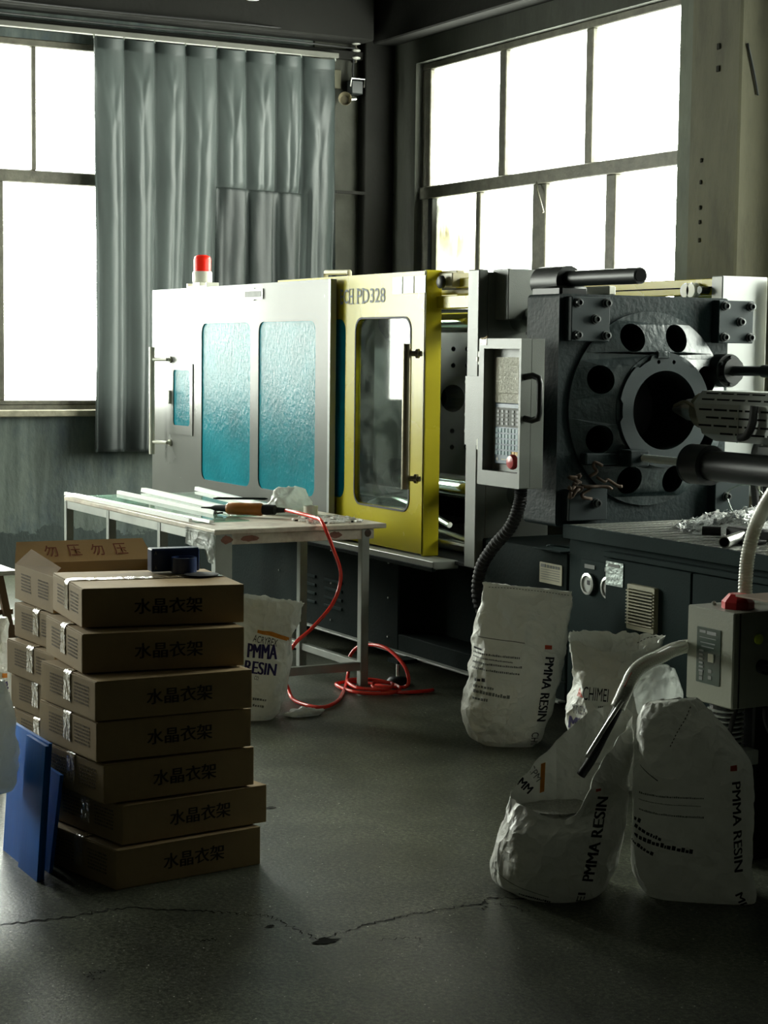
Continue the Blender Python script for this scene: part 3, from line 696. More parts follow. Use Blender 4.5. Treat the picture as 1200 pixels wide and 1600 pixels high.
# ================================================================== wall fittings in the corner
t = empty('wall_lamp', (-12.40, 6.46, 3.40), 'small dark floodlight with a round lamp beside the curtain top', 'lamp')
obj('lamp_housing', bx(-12.44, -12.36, 6.47, 6.57, 3.475, 3.58, .008), M_black, t)
obj('lamp_bracket', tube(B(), [(-12.37, 6.465, 3.53), (-12.35, 6.465, 3.588), (-12.35, 6.575, 3.588), (-12.37, 6.58, 3.53)], .005, 6, 1, smooth=False), M_steel, t)
obj('reflector', lathe(B(), [(.012, -.03), (.035, -.01), (.052, .03), (.050, .032), (.03, -.005)], (-12.40, 6.432, 3.435), (.9, -.3, .1), 20), M_handle, t, smooth=40)
obj('support_arm', cyl(B(), (-12.42, 6.44, 3.435), (-12.42, 6.54, 3.45), .012, seg=8), M_steel, t)
obj('supply_wire', tube(B(), [(-12.42, 6.52, 3.58), (-12.43, 6.515, 3.64), (-12.43, 6.52, 3.74)], .008, 6, 4), M_rubber, t)
j = obj('junction_box', bx(-12.5, -12.45, 6.35, 6.43, 3.52, 3.66, .006), M_col)
tag(j, 'small square wall box just right of the curtain top', 'box')
def spool(z, n, nm):
    s = empty('insulator_stack', (-12.44, 6.54, z), nm, 'insulator', 'ceramic insulators in the corner')
    for i in range(n):
        obj('insulator_disc', lathe(B(), [(.012, 0), (.034, .006), (.036, .016), (.02, .024), (.012, .03)], (-12.43, 6.54, z + i * .055), seg=16), M_ceramic, s, smooth=40)
    obj('spindle', cyl(B(), (-12.43, 6.54, z - .02), (-12.43, 6.54, z + n * .055), .008, seg=8), M_frame, s)
    obj('arm', bx(-12.5, -12.43, 6.535, 6.545, z - .015, z - .003), M_frame, s)
spool(3.74, 3, 'stack of three white insulators on a dark bracket above the small floodlight')
spool(3.98, 2, 'pair of white insulators high in the corner under the ceiling')
for zz, yy, lb in ((3.90, 6.52, 'upper thin dark wire along the beam over the curtain'), (3.815, 6.50, 'lower thin dark wire along the beam over the curtain')):
    wv = obj('wall_wire', tube(B(), [(-12.23, 3.0, zz - .02), (-12.23, 4.4, zz - .03), (-12.23, 5.6, zz - .02), (-12.38, yy, zz)], .006, 6, 6), M_rubber)
    tag(wv, lb, 'wire')
t = empty('pendant_lamp', (-8.0, 3.66, 3.18), 'white glass lamp hanging from the ceiling, cut off by the top edge', 'lamp')
obj('lamp_globe', lathe(B(), [(.004, 0), (.03, .005), (.05, .025), (.056, .05), (.05, .08), (.03, .10), (.02, .13)], (-8.0, 3.66, 3.185), seg=24), M_bulb, t, smooth=True)
obj('lamp_holder', cyl(B(), (-8.0, 3.66, 3.30), (-8.0, 3.66, 3.40), .028, .018), M_black, t)
obj('flex', cyl(B(), (-8.0, 3.66, 3.40), (-8.0, 3.66, 4.75), .004, seg=6), M_rubber, t)
# ================================================================== INJECTION MOULDING MACHINE
mc = empty('injection_moulding_machine', (-7.2, 4.85, 0), 'large injection moulding machine with light grey and yellow guard doors beside the window', 'machine')
P_ = lambda name, bm, m, par=mc, **k: obj(name, bm, m, par, **k)

# --- base
bm = B()
box(bm, -10.62, -7.62, 4.27, 5.55, 0.10, 0.585, .006)
box(bm, -7.62, -6.87, 4.45, 5.55, 0.10, 0.585, .006)      # set-back bay behind the opening
box(bm, -7.62, -6.2, 4.27, 5.5, 0.10, 0.20, .004)
box(bm, -6.87, -6.2, 4.27, 5.5, 0.20, 0.735, .006)
base = P_('base_frame', bm, M_green)
P_('flange_strip', bx(-9.6, -6.2, 4.235, 4.275, 0.113, 0.121, .001), M_alud, base)
bm = B(); box(bm, -10.6, -6.2, 4.30, 5.5, 0.585, 0.60)
P_('bed_plate', bm, M_void, base)
bm = B()
for x in (-10.2, -9.6, -8.95, -8.33, -7.72):
    for z in (0.17, 0.36, 0.53): box(bm, x, x + .008, 4.264, 4.271, z, z + .008)
P_('rivets', bm, M_steel, base, kind='stuff')
for x in (-8.6, -8.3):
    bm = B()
    for q in range(4): box(bm, x - .10, x + .10, 4.262, 4.272, 0.235 + q * .045, 0.25 + q * .045, .002)
    P_('louver', bm, M_cab, base)
for x in (-10.2, -8.55, -7.42, -6.35):
    pad = P_('leveling_foot', lathe(B(), [(.055, 0), (.055, .012), (.04, .03), (.02, .034), (.012, .035)], (x, 4.16, 0), seg=18), M_black, mc, smooth=40)
    P_('leveling_bolt', cyl(B(), (x, 4.16, .03), (x, 4.16, .135), .009, seg=10), M_steel, pad)
    P_('foot_bracket', bx(x - .05, x + .05, 4.13, 4.28, .10, .118), M_green, pad)
# lower guide rail of the doors
rl = P_('door_rail', bx(-10.62, -7.15, 4.185, 4.32, 0.565, 0.602, .003), M_alud)
P_('rail_cover', bx(-10.62, -7.15, 4.18, 4.20, 0.555, 0.575, .002), M_green, rl)
P_('top_rail', bx(-10.6, -6.96, 4.31, 4.40, 1.752, 1.812, .004), M_yellow, mc, label='yellow upper guide rail behind the doors')
P_('guide_rod', cyl(B(), (-8.0, 4.36, 1.828), (-6.96, 4.36, 1.828), .012, seg=12), M_cream, mc)

# --- light grey door
holes = [rrect(-9.868, -9.189, 0.80, 1.703, .055), rrect(-9.083, -8.392, 0.804, 1.705, .055), rrect(-10.300, -10.012, 1.085, 1.445, .03)]
dw = P_('front_guard_door', plate(B(), rrect(-10.639, -8.226, 0.615, 1.912, .006, 2), holes, XZ(4.20), 0, .028), M_white, mc, label='light grey sliding guard door with two blue windows')
P_('door_edge', bx(-8.250, -8.2255, 4.199, 4.232, 0.615, 1.912), M_white_e, dw)
for h in holes[:2]:
    us = [u for u, v in h]; zs = [v for u, v in h]
    P_('blue_window', plate(B(), [(u, v) for u, v in h], [], XZ(4.206), 0, .006), M_blue, dw, label='blue window under wrinkled glossy film')
P_('hatch_window', plate(B(), rrect(-10.285, -10.03, 1.10, 1.43, .025), [], XZ(4.199), 0, .006), M_blue, dw, label='small blue window in the inspection hatch')
P_('inspection_hatch', plate(B(), rrect(-10.387, -9.990, 1.045, 1.468, .006, 2), [rrect(-10.285, -10.03, 1.10, 1.43, .025)], XZ(4.194), 0, .007), M_white, dw)
lk = plate(B(), rrect(-10.345, -10.318, 1.225, 1.305, .012), [], XZ(4.180), 0, .016)
P_('hatch_latch', lk, M_ivory, dw)
def pull(par, x, z0, z1, Y, off, x2, M_handle=M_ivory):
    h = B(); cyl(h, (x, Y - off, z0), (x, Y - off, z1), .017, seg=16)
    hd = P_('pull_handle', h, M_handle, par, smooth=40)
    for z in (z0 + .075, z1 - .075):
        h = B(); cyl(h, (x, Y - off, z), (x2, Y - off * .35, z), .011, seg=12); cyl(h, (x2, Y - off * .35, z), (x2, Y, z), .011, seg=12); cyl(h, (x2 - .006, Y - .012, z), (x2 - .006, Y, z), .02, seg=14)
        P_('handle_bracket', h, M_handle, par, smooth=40)
pull(dw, -10.455, 0.915, 1.565, 4.20, .075, -10.33)
bm = plate(B(), rrect(-9.275, -9.022, 1.828, 1.884, .004, 2), [], XZ(4.194), 0, .006)
merge(bm, lathe(B(), [(.034, 0), (.034, .007)], (-9.148, 4.193, 1.856), (0, 1, 0), 20))
P_('maker_plate', bm, M_steel, dw, smooth=30)
P_('maker_plate_field', plate(B(), rrect(-9.255, -9.04, 1.839, 1.873, .003, 2), [], XZ(4.1925), 0, .002), M_greyink, dw)
P_('top_bracket', tube(B(), [(-8.42, 4.27, 1.90), (-8.42, 4.27, 1.952), (-8.16, 4.27, 1.945), (-8.16, 4.27, 1.90)], .013, 10, 1, smooth=False), M_cream, mc)

# --- yellow door
hy = [rrect(-8.043, -7.500, 0.805, 1.710, .06), rrect(-8.75, -8.157, 0.815, 1.712, .06)]
dy = P_('sliding_guard_door', plate(B(), rrect(-8.95, -7.362, 0.612, 1.926, .006, 2), hy, XZ(4.25), 0, .028), M_yellow, mc, label='yellow sliding guard door with a clear window')
P_('door_edge', bx(-7.376, -7.358, 4.25, 4.335, 0.603, 1.930, .003), M_yellow, dy)
P_('clear_window', plate(B(), hy[0], [], XZ(4.264), 0, .005), M_clear, dy)
P_('blue_window', plate(B(), hy[1], [], XZ(4.266), 0, .005), M_blue2, dy, label='smooth blue window half hidden behind the grey door')
bm = B()
for q in (0, 1):
    r_ = rrect(-8.043 - .004 + q * 0, -7.496, 0.801, 1.714, .063)
ri = plate(B(), rrect(-8.052, -7.491, 0.796, 1.719, .066), [hy[0]], XZ(4.2465), 0, .004)
P_('window_gasket', ri, M_rubber, dy)
h = B(); cyl(h, (-7.415, 4.185, 0.915), (-7.415, 4.185, 1.59), .021, seg=18); P_('pull_handle', h, M_handle, dy, smooth=40)
for z in (0.965, 1.545):
    h = B(); cyl(h, (-7.415, 4.19, z), (-7.365, 4.235, z), .013, seg=12); cyl(h, (-7.385, 4.217, z), (-7.375, 4.226, z), .022, seg=14)
    P_('handle_bracket', h, M_handle, dy, smooth=40)
for k, (x0, x1) in enumerate(((-7.672, -7.575), (-7.57, -7.465), (-7.46, -7.355))):
    lb = P_('label_plate', bx(x0, x1 - .006, 4.2465, 4.25, 1.826, 1.904), M_ivory if k else M_silver, dy)
bm = B(); put_text(bm, 'ECH', (-8.212, 4.2475, 1.788), (.135, 0, 0), (0, 0, .070), .004); P_('door_lettering', bm, M_greyink, dy); bm = B(); put_text(bm, 'PD328', (-8.035, 4.2475, 1.788), (.285, 0, 0), (0, 0, .070), .004)
for x in (-8.212, -8.117, -8.09, -8.035, -7.98): box(bm, x - .006, x + .022, 4.2465, 4.2475, 1.785, 1.789); box(bm, x - .006, x + .016, 4.2465, 4.2475, 1.857, 1.861)
P_('door_lettering', bm, M_greyink, dy)
# top door hardware in the gap
bm = B(); box(bm, -7.62, -7.22, 4.33, 4.37, 1.905, 1.925, .003); box(bm, -7.33, -7.21, 4.30, 4.40, 1.85, 1.915, .004)
P_('door_hanger', bm, M_cream, mc)
bm = B(); box(bm, -7.25, -6.97, 4.34, 4.42, 1.845, 1.89, .004); P_('hanger_plate', bm, M_yellow, mc)
lathe_b = lathe(B(), [(.022, 0), (.03, .006), (.03, .02), (.022, .026)], (-7.27, 4.29, 1.872), (0, -1, 0), 14); P_('hanger_roller', lathe_b, M_black, mc, smooth=40)

# --- warning beacon on top
bc = P_('warning_beacon', lathe(B(), [(.058, 0), (.060, .01), (.060, .060), (.054, .068)], (-10.375, 4.42, 1.958), seg=24), M_ivory, mc, smooth=40, label='red flashing lamp on an ivory base')
P_('beacon_lens', lathe(B(), [(.052, 0), (.053, .07), (.048, .088), (.03, .098), (.004, .10)], (-10.375, 4.42, 2.026), seg=24), M_redlens, bc, smooth=50)
bm = B(); box(bm, -10.53, -10.22, 4.38, 4.46, 1.925, 1.937, .002); box(bm, -10.53, -10.51, 4.38, 4.46, 1.90, 1.955, .002); box(bm, -10.235, -10.215, 4.38, 4.46, 1.90, 1.955, .002); box(bm, -10.43, -10.32, 4.38, 4.46, 1.93, 1.96, .003)
P_('beacon_bracket', bm, M_ivory, bc)
P_('roof_sheet', bx(-10.60, -8.3, 4.24, 5.5, 1.890, 1.902), M_white_e, mc)
P_('end_sheet', bx(-10.63, -10.60, 4.24, 5.5, 0.6, 1.90), M_white_e, mc)

# --- clamping unit seen through the window and the gap
for y, z in ((4.45, 1.70), (5.12, 1.70), (4.45, 0.925), (5.12, 0.925)):
    P_('tie_bar', cyl(B(), (-10.3, y, z), (-6.4, y, z), .055, seg=28), M_chrome, mc, smooth=40)
hl = []
for i in range(7):
    for j in range(7):
        if abs(i - 3) + abs(j - 3) > 1: hl.append(circ(4.535 + i * .083, 1.072 + j * .083, .013, 10))
mp = P_('moving_platen', plate(B(), rrect(4.33, 5.24, 0.83, 1.80, .03), hl + [circ(4.785, 1.32, .07, 20)], YZ(-8.0), -.18, 0), M_mould, mc)
bm = B()
for y, z in ((4.45, 1.70), (5.12, 1.70), (4.45, 0.925), (5.12, 0.925)): ring(bm, (-8.0, y, z), (-7.93, y, z), .10, .056, 28)
P_('bushing', bm, M_void, mp)
bm = B(); box(bm, -9.5, -8.9, 4.45, 5.15, 0.75, 1.7, .02); box(bm, -8.9, -8.2, 4.6, 4.72, 0.95, 1.1, .02); box(bm, -8.9, -8.2, 4.6, 4.72, 1.5, 1.65, .02)
P_('toggle_linkage', bm, M_void, mc)
bm = B(); box(bm, -8.2, -7.0, 4.5, 5.4, .60, .66, .01); tube(bm, [(-8.2, 4.42, .70), (-7.9, 4.40, .76), (-7.6, 4.40, .72), (-7.2, 4.42, .68)], .015, 8, 8); tube(bm, [(-8.2, 4.42, .78), (-7.95, 4.40, .83), (-7.65, 4.40, .80), (-7.4, 4.42, .74)], .015, 8, 8)
P_('drip_tray', bm, M_steel, mc, smooth=40)
P_('slide_strip', bx(-8.2, -6.96, 4.335, 4.36, .668, .680), M_steel, mc)

# --- cover of the fixed platen
bm = B(); box(bm, -6.965, -6.872, 4.235, 4.285, 0.60, 1.915, .004)
cv = P_('platen_cover', bm, M_grey, mc)
P_('cover_face', bx(-6.90, -6.87, 4.285, 4.62, 0.62, 1.905, .003), M_grey, cv)
P_('cover_hood', bx(-6.90, -6.77, 4.322, 4.494, 1.697, 1.918, .003), M_grey, cv)
bm = B(); put_text(bm, '4', (-6.868, 4.465, 1.635), (0, .025, 0), (0, 0, .035)); put_text(bm, '2', (-6.868, 4.515, 1.635), (0, .02, 0), (0, 0, .035))
P_('stencil_mark', bm, M_ink, cv)
# --- control panel
cp = P_('control_panel', plate(B(), rrect(-6.611, -6.285, 0.998, 1.612, .004, 2), [rectl(-6.572, -6.300, 1.060, 1.570)], XZ(4.08), 0, .05), M_grey, mc, label='tall grey operator panel on the platen cover')
bm = B(); box(bm, -6.611, -6.285, 4.1305, 4.195, 0.998, 1.612, .002); 
P_('panel_housing', bm, M_grey, cp)
P_('panel_mount', bx(-6.90, -6.45, 4.19, 4.235, 1.15, 1.45), M_grey, cp)
P_('screen_film', plate(B(), rrect(-6.535, -6.315, 1.345, 1.535, .01), [], XZ(4.116), 0, .012), M_foilfilm, cp, label='screen wrapped in crumpled shiny film')
P_('screen', bx(-6.50, -6.35, 4.112, 4.117, 1.385, 1.50, .002), M_foilfilm, cp)
P_('keypad', bx(-6.535, -6.315, 4.118, 4.129, 1.090, 1.343, .002), M_keyblue, cp)
P_('keypad_upper', bx(-6.532, -6.318, 4.116, 4.119, 1.245, 1.325), M_greyink, cp)
kz = 0
for r_ in range(5):
    for c_ in range(8):
        if c_ in (2, 5) and False: continue
        x = -6.525 + c_ * .0255; z = 1.222 - r_ * .0235
        mk = M_keyy if (r_ == 4 and c_ in (5, 6)) else M_key
        P_('key', bx(x, x + .019, 4.1135, 4.118, z, z + .017), mk, cp)
for r_ in range(4):
    for c_ in range(6):
        x = -6.515 + c_ * .034 + (.012 if c_ > 2 else 0); z = 1.305 - r_ * .017
        P_('key', bx(x, x + .016, 4.1135, 4.1165, z, z + .010), M_keyw, cp)
P_('emergency_stop', lathe(B(), [(.014, 0), (.014, .016), (.030, .020), (.032, .030), (.026, .042), (.004, .046)], (-6.352, 4.118, 1.105), (0, -1, 0), 22), M_redcap, cp, smooth=50, label='red mushroom stop button')
bm = B(); put_text(bm, '\u25C6', (-6.522, 4.117, 1.098), (.016, 0, 0), (0, 0, .022)); box(bm, -6.485, -6.435, 4.1165, 4.118, 1.106, 1.112, .001)
P_('maker_mark', bm, M_ivory, cp)
h = B(); tube(h, [(-6.285, 4.098, 1.455), (-6.255, 4.118, 1.462), (-6.225, 4.128, 1.452), (-6.22, 4.13, 1.43), (-6.22, 4.13, 1.31), (-6.225, 4.128, 1.29), (-6.255, 4.118, 1.28), (-6.285, 4.098, 1.287)], .0135, 10, 2, smooth=False)
P_('panel_handle', h, M_black, cp, smooth=50)
bm = B(); box(bm, -6.632, -6.611, 4.085, 4.105, 1.50, 1.56, .004); box(bm, -6.632, -6.611, 4.085, 4.105, 1.14, 1.19, .004); box(bm, -6.636, -6.622, 4.08, 4.09, 1.515, 1.535, .002)
P_('panel_hinge', bm, M_ivory, cp)
bm = B(); tube(bm, [(-6.60, 4.082, 1.612), (-6.57, 4.078, 1.612), (-6.545, 4.08, 1.62)], .004, 6, 3); box(bm, -6.60, -6.55, 4.0785, 4.081, 1.585, 1.613); P_('tape_scrap', bm, M_tape, cp)
# corrugated cable
P_('corrugated_cable', tube(B(), [(-6.36, 4.14, 1.00), (-6.37, 4.14, .93), (-6.42, 4.13, .83), (-6.54, 4.12, .73), (-6.64, 4.12, .62), (-6.66, 4.13, .48), (-6.62, 4.2, .34)], .026, 12, 14, corr=.10), M_rubber, mc, smooth=40)

# --- fixed platen (heavy casting)
cy_, cz_ = 4.752, 1.322
eight = [circ(cy_ + .300 * math.cos(math.radians(22.5 + 45 * k)), cz_ + .325 * math.sin(math.radians(22.5 + 45 * k)), .060, 24) for k in range(8)]
centre = circ(cy_ + .035, cz_ - .004, .168, 48)
fp = P_('fixed_platen', plate(B(), rrect(4.292, 5.180, 0.83, 1.80, .02), eight + [centre], YZ(-6.33), -.24, 0), M_cast, mc, label='heavy dark green cast platen with round openings')
# swelling disc, raised towards the middle
big = circ(cy_, cz_, .412, 72); inner = circ(cy_ + .035, cz_ - .004, .232, 48)
bm = plate(B(), big, eight + [inner], YZ(-6.33), -.02, 0.0)
for v in bm.verts:
    if v.co.x > -6.335:
        r_ = math.hypot(v.co.y - cy_, v.co.z - cz_)
        v.co.x = -6.33 + .012 + .055 * max(0, min(1, (.412 - r_) / .18)) ** 0.8
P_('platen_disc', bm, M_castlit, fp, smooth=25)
bm = B()
for h_ in eight:
    n_ = len(h_); A = [bm.verts.new((-6.31, y, z)) for y, z in h_]; C_ = [bm.verts.new((-6.55, y, z)) for y, z in h_]
    for i in range(n_): bm.faces.new((A[i], A[(i + 1) % n_], C_[(i + 1) % n_], C_[i]))
    bm.faces.new(C_)
A = [bm.verts.new((-6.27, y, z)) for y, z in centre]; C_ = [bm.verts.new((-6.56, y, z)) for y, z in centre]; n_ = len(centre)
for i in range(n_): bm.faces.new((A[i], A[(i + 1) % n_], C_[(i + 1) % n_], C_[i]))
bm.faces.new(C_)
P_('bore_lining', bm, M_void, fp, smooth=40)
# notched locating ring
ro = []
for k in range(96):
    a = 2 * PI * k / 96; dg_ = math.degrees(a) % 60
    r_ = .237 if 8 < dg_ < 52 else .222
    ro.append((cy_ + .035 + r_ * math.cos(a), cz_ - .004 + r_ * 1.02 * math.sin(a)))
lr = P_('locating_ring', plate(B(), ro, [centre, circ(cy_ - .005, cz_ + .20, .009, 10), circ(cy_ + .075, cz_ + .20, .009, 10)], YZ(-6.30), 0, .052), M_coverp, fp, smooth=25)
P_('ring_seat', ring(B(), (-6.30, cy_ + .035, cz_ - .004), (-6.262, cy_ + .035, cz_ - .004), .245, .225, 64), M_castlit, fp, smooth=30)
bm = B(); box(bm, -6.262, -6.24, 4.735, 4.80, cz_ + .215, cz_ + .245, .004)
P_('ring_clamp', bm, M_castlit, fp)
def cover_plate(y0, y1, z0, z1, bolts):
    c_ = P_('tie_bar_cover', bx(-6.33, -6.278, y0, y1, z0, z1, .003), M_coverp, mc)
    for y, z in bolts:
        b_ = lathe(B(), [(.020, 0), (.020, .006), (.016, .007), (.016, .022), (.010, .023), (.010, .012)], (-6.278, y, z), (1, 0, 0), 14)
        P_('cap_bolt', b_, M_bolt, c_, smooth=35)
def five(y0, y1, z0, z1): return [(y0 + .028, z1 - .025), (y1 - .022, z1 - .025), ((y0 + y1) / 2 + .02, (z0 + z1) / 2), (y0 + .028, z0 + .025), (y1 - .022, z0 + .025)]
cover_plate(4.318, 4.512, 1.604, 1.788, five(4.318, 4.512, 1.604, 1.788))
cover_plate(5.086, 5.278, 1.606, 1.790, five(5.086, 5.278, 1.606, 1.790))
cover_plate(4.325, 4.518, 0.858, 0.99, [(4.46, .93)])
cover_plate(5.092, 5.283, 0.858, 1.010, [(5.15, .94)])
# pale adjusting tube on top of the platen
tb = P_('top_cylinder', cyl(B(), (-6.56, 4.40, 1.866), (-5.925, 4.40, 1.864), .033, seg=24), M_black, mc, smooth=40)
P_('cylinder_bore', cyl(B(), (-5.926, 4.40, 1.864), (-5.922, 4.40, 1.864), .026, seg=20), M_slot, tb)
bm = B(); cyl(bm, (-6.62, 4.40, 1.855), (-6.42, 4.40, 1.855), .066, seg=24); box(bm, -6.60, -6.38, 4.33, 4.47, 1.78, 1.835, .01)
P_('cylinder_mount', bm, M_black, tb, smooth=40)
bm = B(); box(bm, -6.56, -6.36, 4.56, 4.60, 1.80, 1.84, .006); P_('grease_block', bm, M_ivory, mc)

# --- injection unit
bm = B()
prof = [(-.155, -.085), (-.155, .035), (-.11, .085), (.11, .085), (.155, .035), (.155, -.085), (.11, -.115), (-.11, -.115)]   # (y, z) section of the guard
def guard(x0, x1): return [[bm.verts.new((x, 4.815 + y, 1.325 + z)) for y, z in prof] for x in (x0, x1)]
a_, b_ = guard(-5.90, -4.3)
for v in a_:                                                 # raked front edge
    v.co.x += max(0, (1.30 - v.co.z)) * 1.0
for i in range(len(prof)): bm.faces.new((a_[i], a_[(i + 1) % 8], b_[(i + 1) % 8], b_[i]))
bm.faces.new(b_)
gd = P_('barrel_guard', bm, M_guard, mc, label='slotted stainless guard around the injection barrel')
bm = B()
for j, z in enumerate((1.333, 1.302, 1.270, 1.240)):
    for i in range(14):
        x = -5.86 + i * .094 + (0.045 if j % 2 else 0) + (0.09 if z < 1.26 else 0)
        P_('slot', bx(x, x + .078, 4.6585, 4.662, z, z + .0075), M_slot, gd) if i < 9 else None
for i in range(9):
    x = -5.86 + i * .094
    for dy, dz in ((.012, .014), (.034, .037)):
        b2 = box(B(), x, x + .074, 4.660 + dy, 4.666 + dy, 1.360 + dz, 1.366 + dz); P_('slot', b2, M_slot, gd)
P_('guard_seam', bx(-5.62, -5.614, 4.656, 4.660, 1.212, 1.36), M_alud, gd)
bm = B(); tube(bm, [(-5.50, 4.64, 1.36), (-5.505, 4.635, 1.29), (-5.53, 4.63, 1.245), (-5.57, 4.63, 1.235)], .016, 8, 6)
P_('thermocouple_lead', bm, M_rubber, gd, smooth=True)
bm = B(); cyl(bm, (-6.12, 4.815, 1.325), (-5.85, 4.815, 1.325), .045, .06, 20); cyl(bm, (-6.22, 4.815, 1.325), (-6.12, 4.815, 1.325), .014, .045, 20); cyl(bm, (-5.85, 4.815, 1.325), (-4.4, 4.815, 1.325), .075, seg=24)
nz_ = P_('injection_nozzle', bm, M_steel, mc, smooth=40)
bm = B(); tube(bm, [(-6.15, 4.76, 1.34), (-6.05, 4.74, 1.36), (-5.98, 4.75, 1.33), (-5.90, 4.77, 1.33)], .008, 6, 5); cyl(bm, (-6.03, 4.815, 1.325), (-5.985, 4.815, 1.325), .075, seg=20)
P_('heater_band', bm, M_handle, nz_, smooth=40)
# carriage cylinder with its rod
rod = P_('carriage_rod', cyl(B(), (-6.28, 4.63, 1.122), (-5.80, 4.63, 1.118), .0165, seg=16), M_rod, mc, smooth=40)
bm = B(); box(bm, -6.31, -6.18, 4.56, 4.66, 1.085, 1.155, .006); box(bm, -6.33, -6.27, 4.40, 4.60, 1.09, 1.14, .006)
P_('rod_clevis', bm, M_cast, rod)
bm = B(); cyl(bm, (-5.74, 4.63, 1.117), (-4.2, 4.63, 1.112), .060, seg=32); cyl(bm, (-5.85, 4.63, 1.117), (-5.74, 4.63, 1.117), .080, seg=32)
cyp = P_('carriage_cylinder', bm, M_black, mc, smooth=40)
P_('gland_ring', ring(B(), (-5.858, 4.63, 1.117), (-5.848, 4.63, 1.117), .081, .05, 32), M_coverp, cyp, smooth=40)
# second cylinder at the far side of the platen
bm = B(); cyl(bm, (-6.34, 5.13, 1.487), (-6.25, 5.13, 1.487), .072, seg=28); cyl(bm, (-6.25, 5.13, 1.487), (-6.22, 5.13, 1.487), .055, seg=28)
fc = P_('rear_cylinder_flange', bm, M_black, mc, smooth=40)
for k in range(6):
    a = PI / 6 + k * PI / 3
    P_('cap_bolt', cyl(B(), (-6.25, 5.13 + .058 * math.cos(a), 1.487 + .058 * math.sin(a)), (-6.235, 5.13 + .058 * math.cos(a), 1.487 + .058 * math.sin(a)), .009, seg=10), M_bolt, fc)
bm = B(); cyl(bm, (-6.23, 5.13, 1.487), (-6.03, 5.13, 1.488), .021, seg=16); cyl(bm, (-6.03, 5.13, 1.488), (-5.0, 5.13, 1.49), .027, seg=16)
P_('rear_cylinder_rod', bm, M_black, mc, smooth=40)
# hydraulic hoses behind the barrel
for k, (pts, r_, m_) in enumerate((([(-5.75, 4.95, 1.22), (-5.92, 5.02, 1.19), (-5.98, 5.05, 1.08), (-5.95, 5.05, .88)], .016, M_rubber), ([(-5.65, 4.95, 1.22), (-5.83, 5.02, 1.19), (-5.90, 5.05, 1.08), (-5.87, 5.05, .87)], .016, M_rubber),
                         ([(-5.70, 4.98, 1.20), (-5.89, 5.08, 1.17), (-5.96, 5.10, 1.03), (-5.94, 5.1, .87)], .022, M_alud), ([(-5.58, 4.98, 1.20), (-5.77, 5.08, 1.17), (-5.84, 5.10, 1.03), (-5.80, 5.1, .87)], .024, M_alud),
                         ([(-5.9, 4.9, .87), (-6.0, 4.93, .98), (-5.86, 4.95, 1.02), (-5.7, 4.95, .9)], .004, M_clearpl))):
    P_('hydraulic_hose', tube(B(), pts, r_, 10, 8), m_, mc, smooth=True)
P_('unit_bridge', bx(-5.55, -4.3, 4.70, 5.05, 1.10, 1.205, .006), M_white_e, mc)

# --- injection housing and hopper base (added unseen, right of the picture; they keep the far window off the floor)
bm = B(); box(bm, -5.05, -3.0, 4.40, 5.45, 0.86, 1.95, .01)
hs = P_('unseen_injection_housing', bm, M_white_e, mc)
P_('unseen_housing_door', bx(-4.95, -3.2, 4.385, 4.402, 0.92, 1.85, .004), M_white_e, hs)
P_('unseen_hopper', lathe(B(), [(.06, 1.95), (.06, 2.05), (.28, 2.35), (.28, 2.75), (.26, 2.78)], (-3.9, 4.9, 0), seg=28), M_steel, mc, smooth=40)

# --- rear guard
bm = B(); box(bm, -9.0, -6.66, 5.40, 5.46, 1.832, 1.905, .003)
rb = P_('rear_top_beam', bm, M_yellow, mc)
P_('beam_groove', bx(-9.0, -6.66, 5.396, 5.401, 1.862, 1.868), M_slot, rb)
for x in (-6.87, -6.825):
    rw_ = lathe(B(), [(.008, -.02), (.032, -.02), (.036, -.012), (.026, -.002), (.036, .010), (.032, .018), (.008, .018)], (x, 5.375, 1.852), (0, -1, 0), 22)
    P_('guide_roller', rw_, M_ivory, rb, smooth=40)
P_('roller_bolt', cyl(B(), (-6.75, 5.40, 1.852), (-6.75, 5.35, 1.852), .018, seg=10), M_bolt, rb)
P_('rear_guard_end', bx(-6.72, -6.64, 5.395, 5.66, 0.9, 1.915, .004), M_white_e, mc)
P_('rear_guard_post', bx(-6.62, -6.55, 5.665, 5.70, 0.9, 1.90, .004), M_yellow, mc)
P_('rear_guard_sheet', bx(-10.6, -6.7, 5.50, 5.52, 0.6, 1.83), M_cab, mc)

# --- hydraulic cabinet in front of the injection unit
bm = B(); box(bm, -6.19, -3.3, 4.27, 5.55, 0.10, 0.835, .004)
hc = P_('hydraulic_cabinet', bm, M_cab, mc)
P_('tread_plate', bx(-6.19, -3.3, 4.245, 5.55, 0.842, 0.855, .002), M_tread, hc)
P_('top_lip', bx(-6.195, -3.3, 4.238, 4.262, 0.80, 0.856, .003), M_cab, hc)
bm = B()
for i in range(34):
    x = -6.14 + i * .083
    for j in range(1):
        box(bm, x, x + .018, 4.262, 5.54, 0.855, 0.8565)
P_('tread_plain_strips', bm, M_steel, hc)
P_('gauge_panel', bx(-6.085, -5.86, 4.255, 4.272, 0.30, 0.725, .003), M_cab, hc)
for x in (-6.02, -5.882):
    g_ = P_('pressure_gauge', lathe(B(), [(.044, 0), (.044, .016), (.034, .018), (.033, .010)], (x, 4.256, .631), (0, -1, 0), 28), M_steel, hc, smooth=40)
    if False: pass
for x in (-6.02, -5.882):
    P_('gauge_dial', cyl(B(), (x, 4.247, .631), (x, 4.2445, .631), .034, seg=24), M_dial, hc)
    ndl = B(); box(ndl, x - .002, x + .014, 4.2425, 4.244, .628, .646); P_('gauge_needle', ndl, M_ink, hc)
    P_('gauge_label', bx(x - .035, x + .035, 4.2525, 4.255, .692, .708), M_greyink, hc)
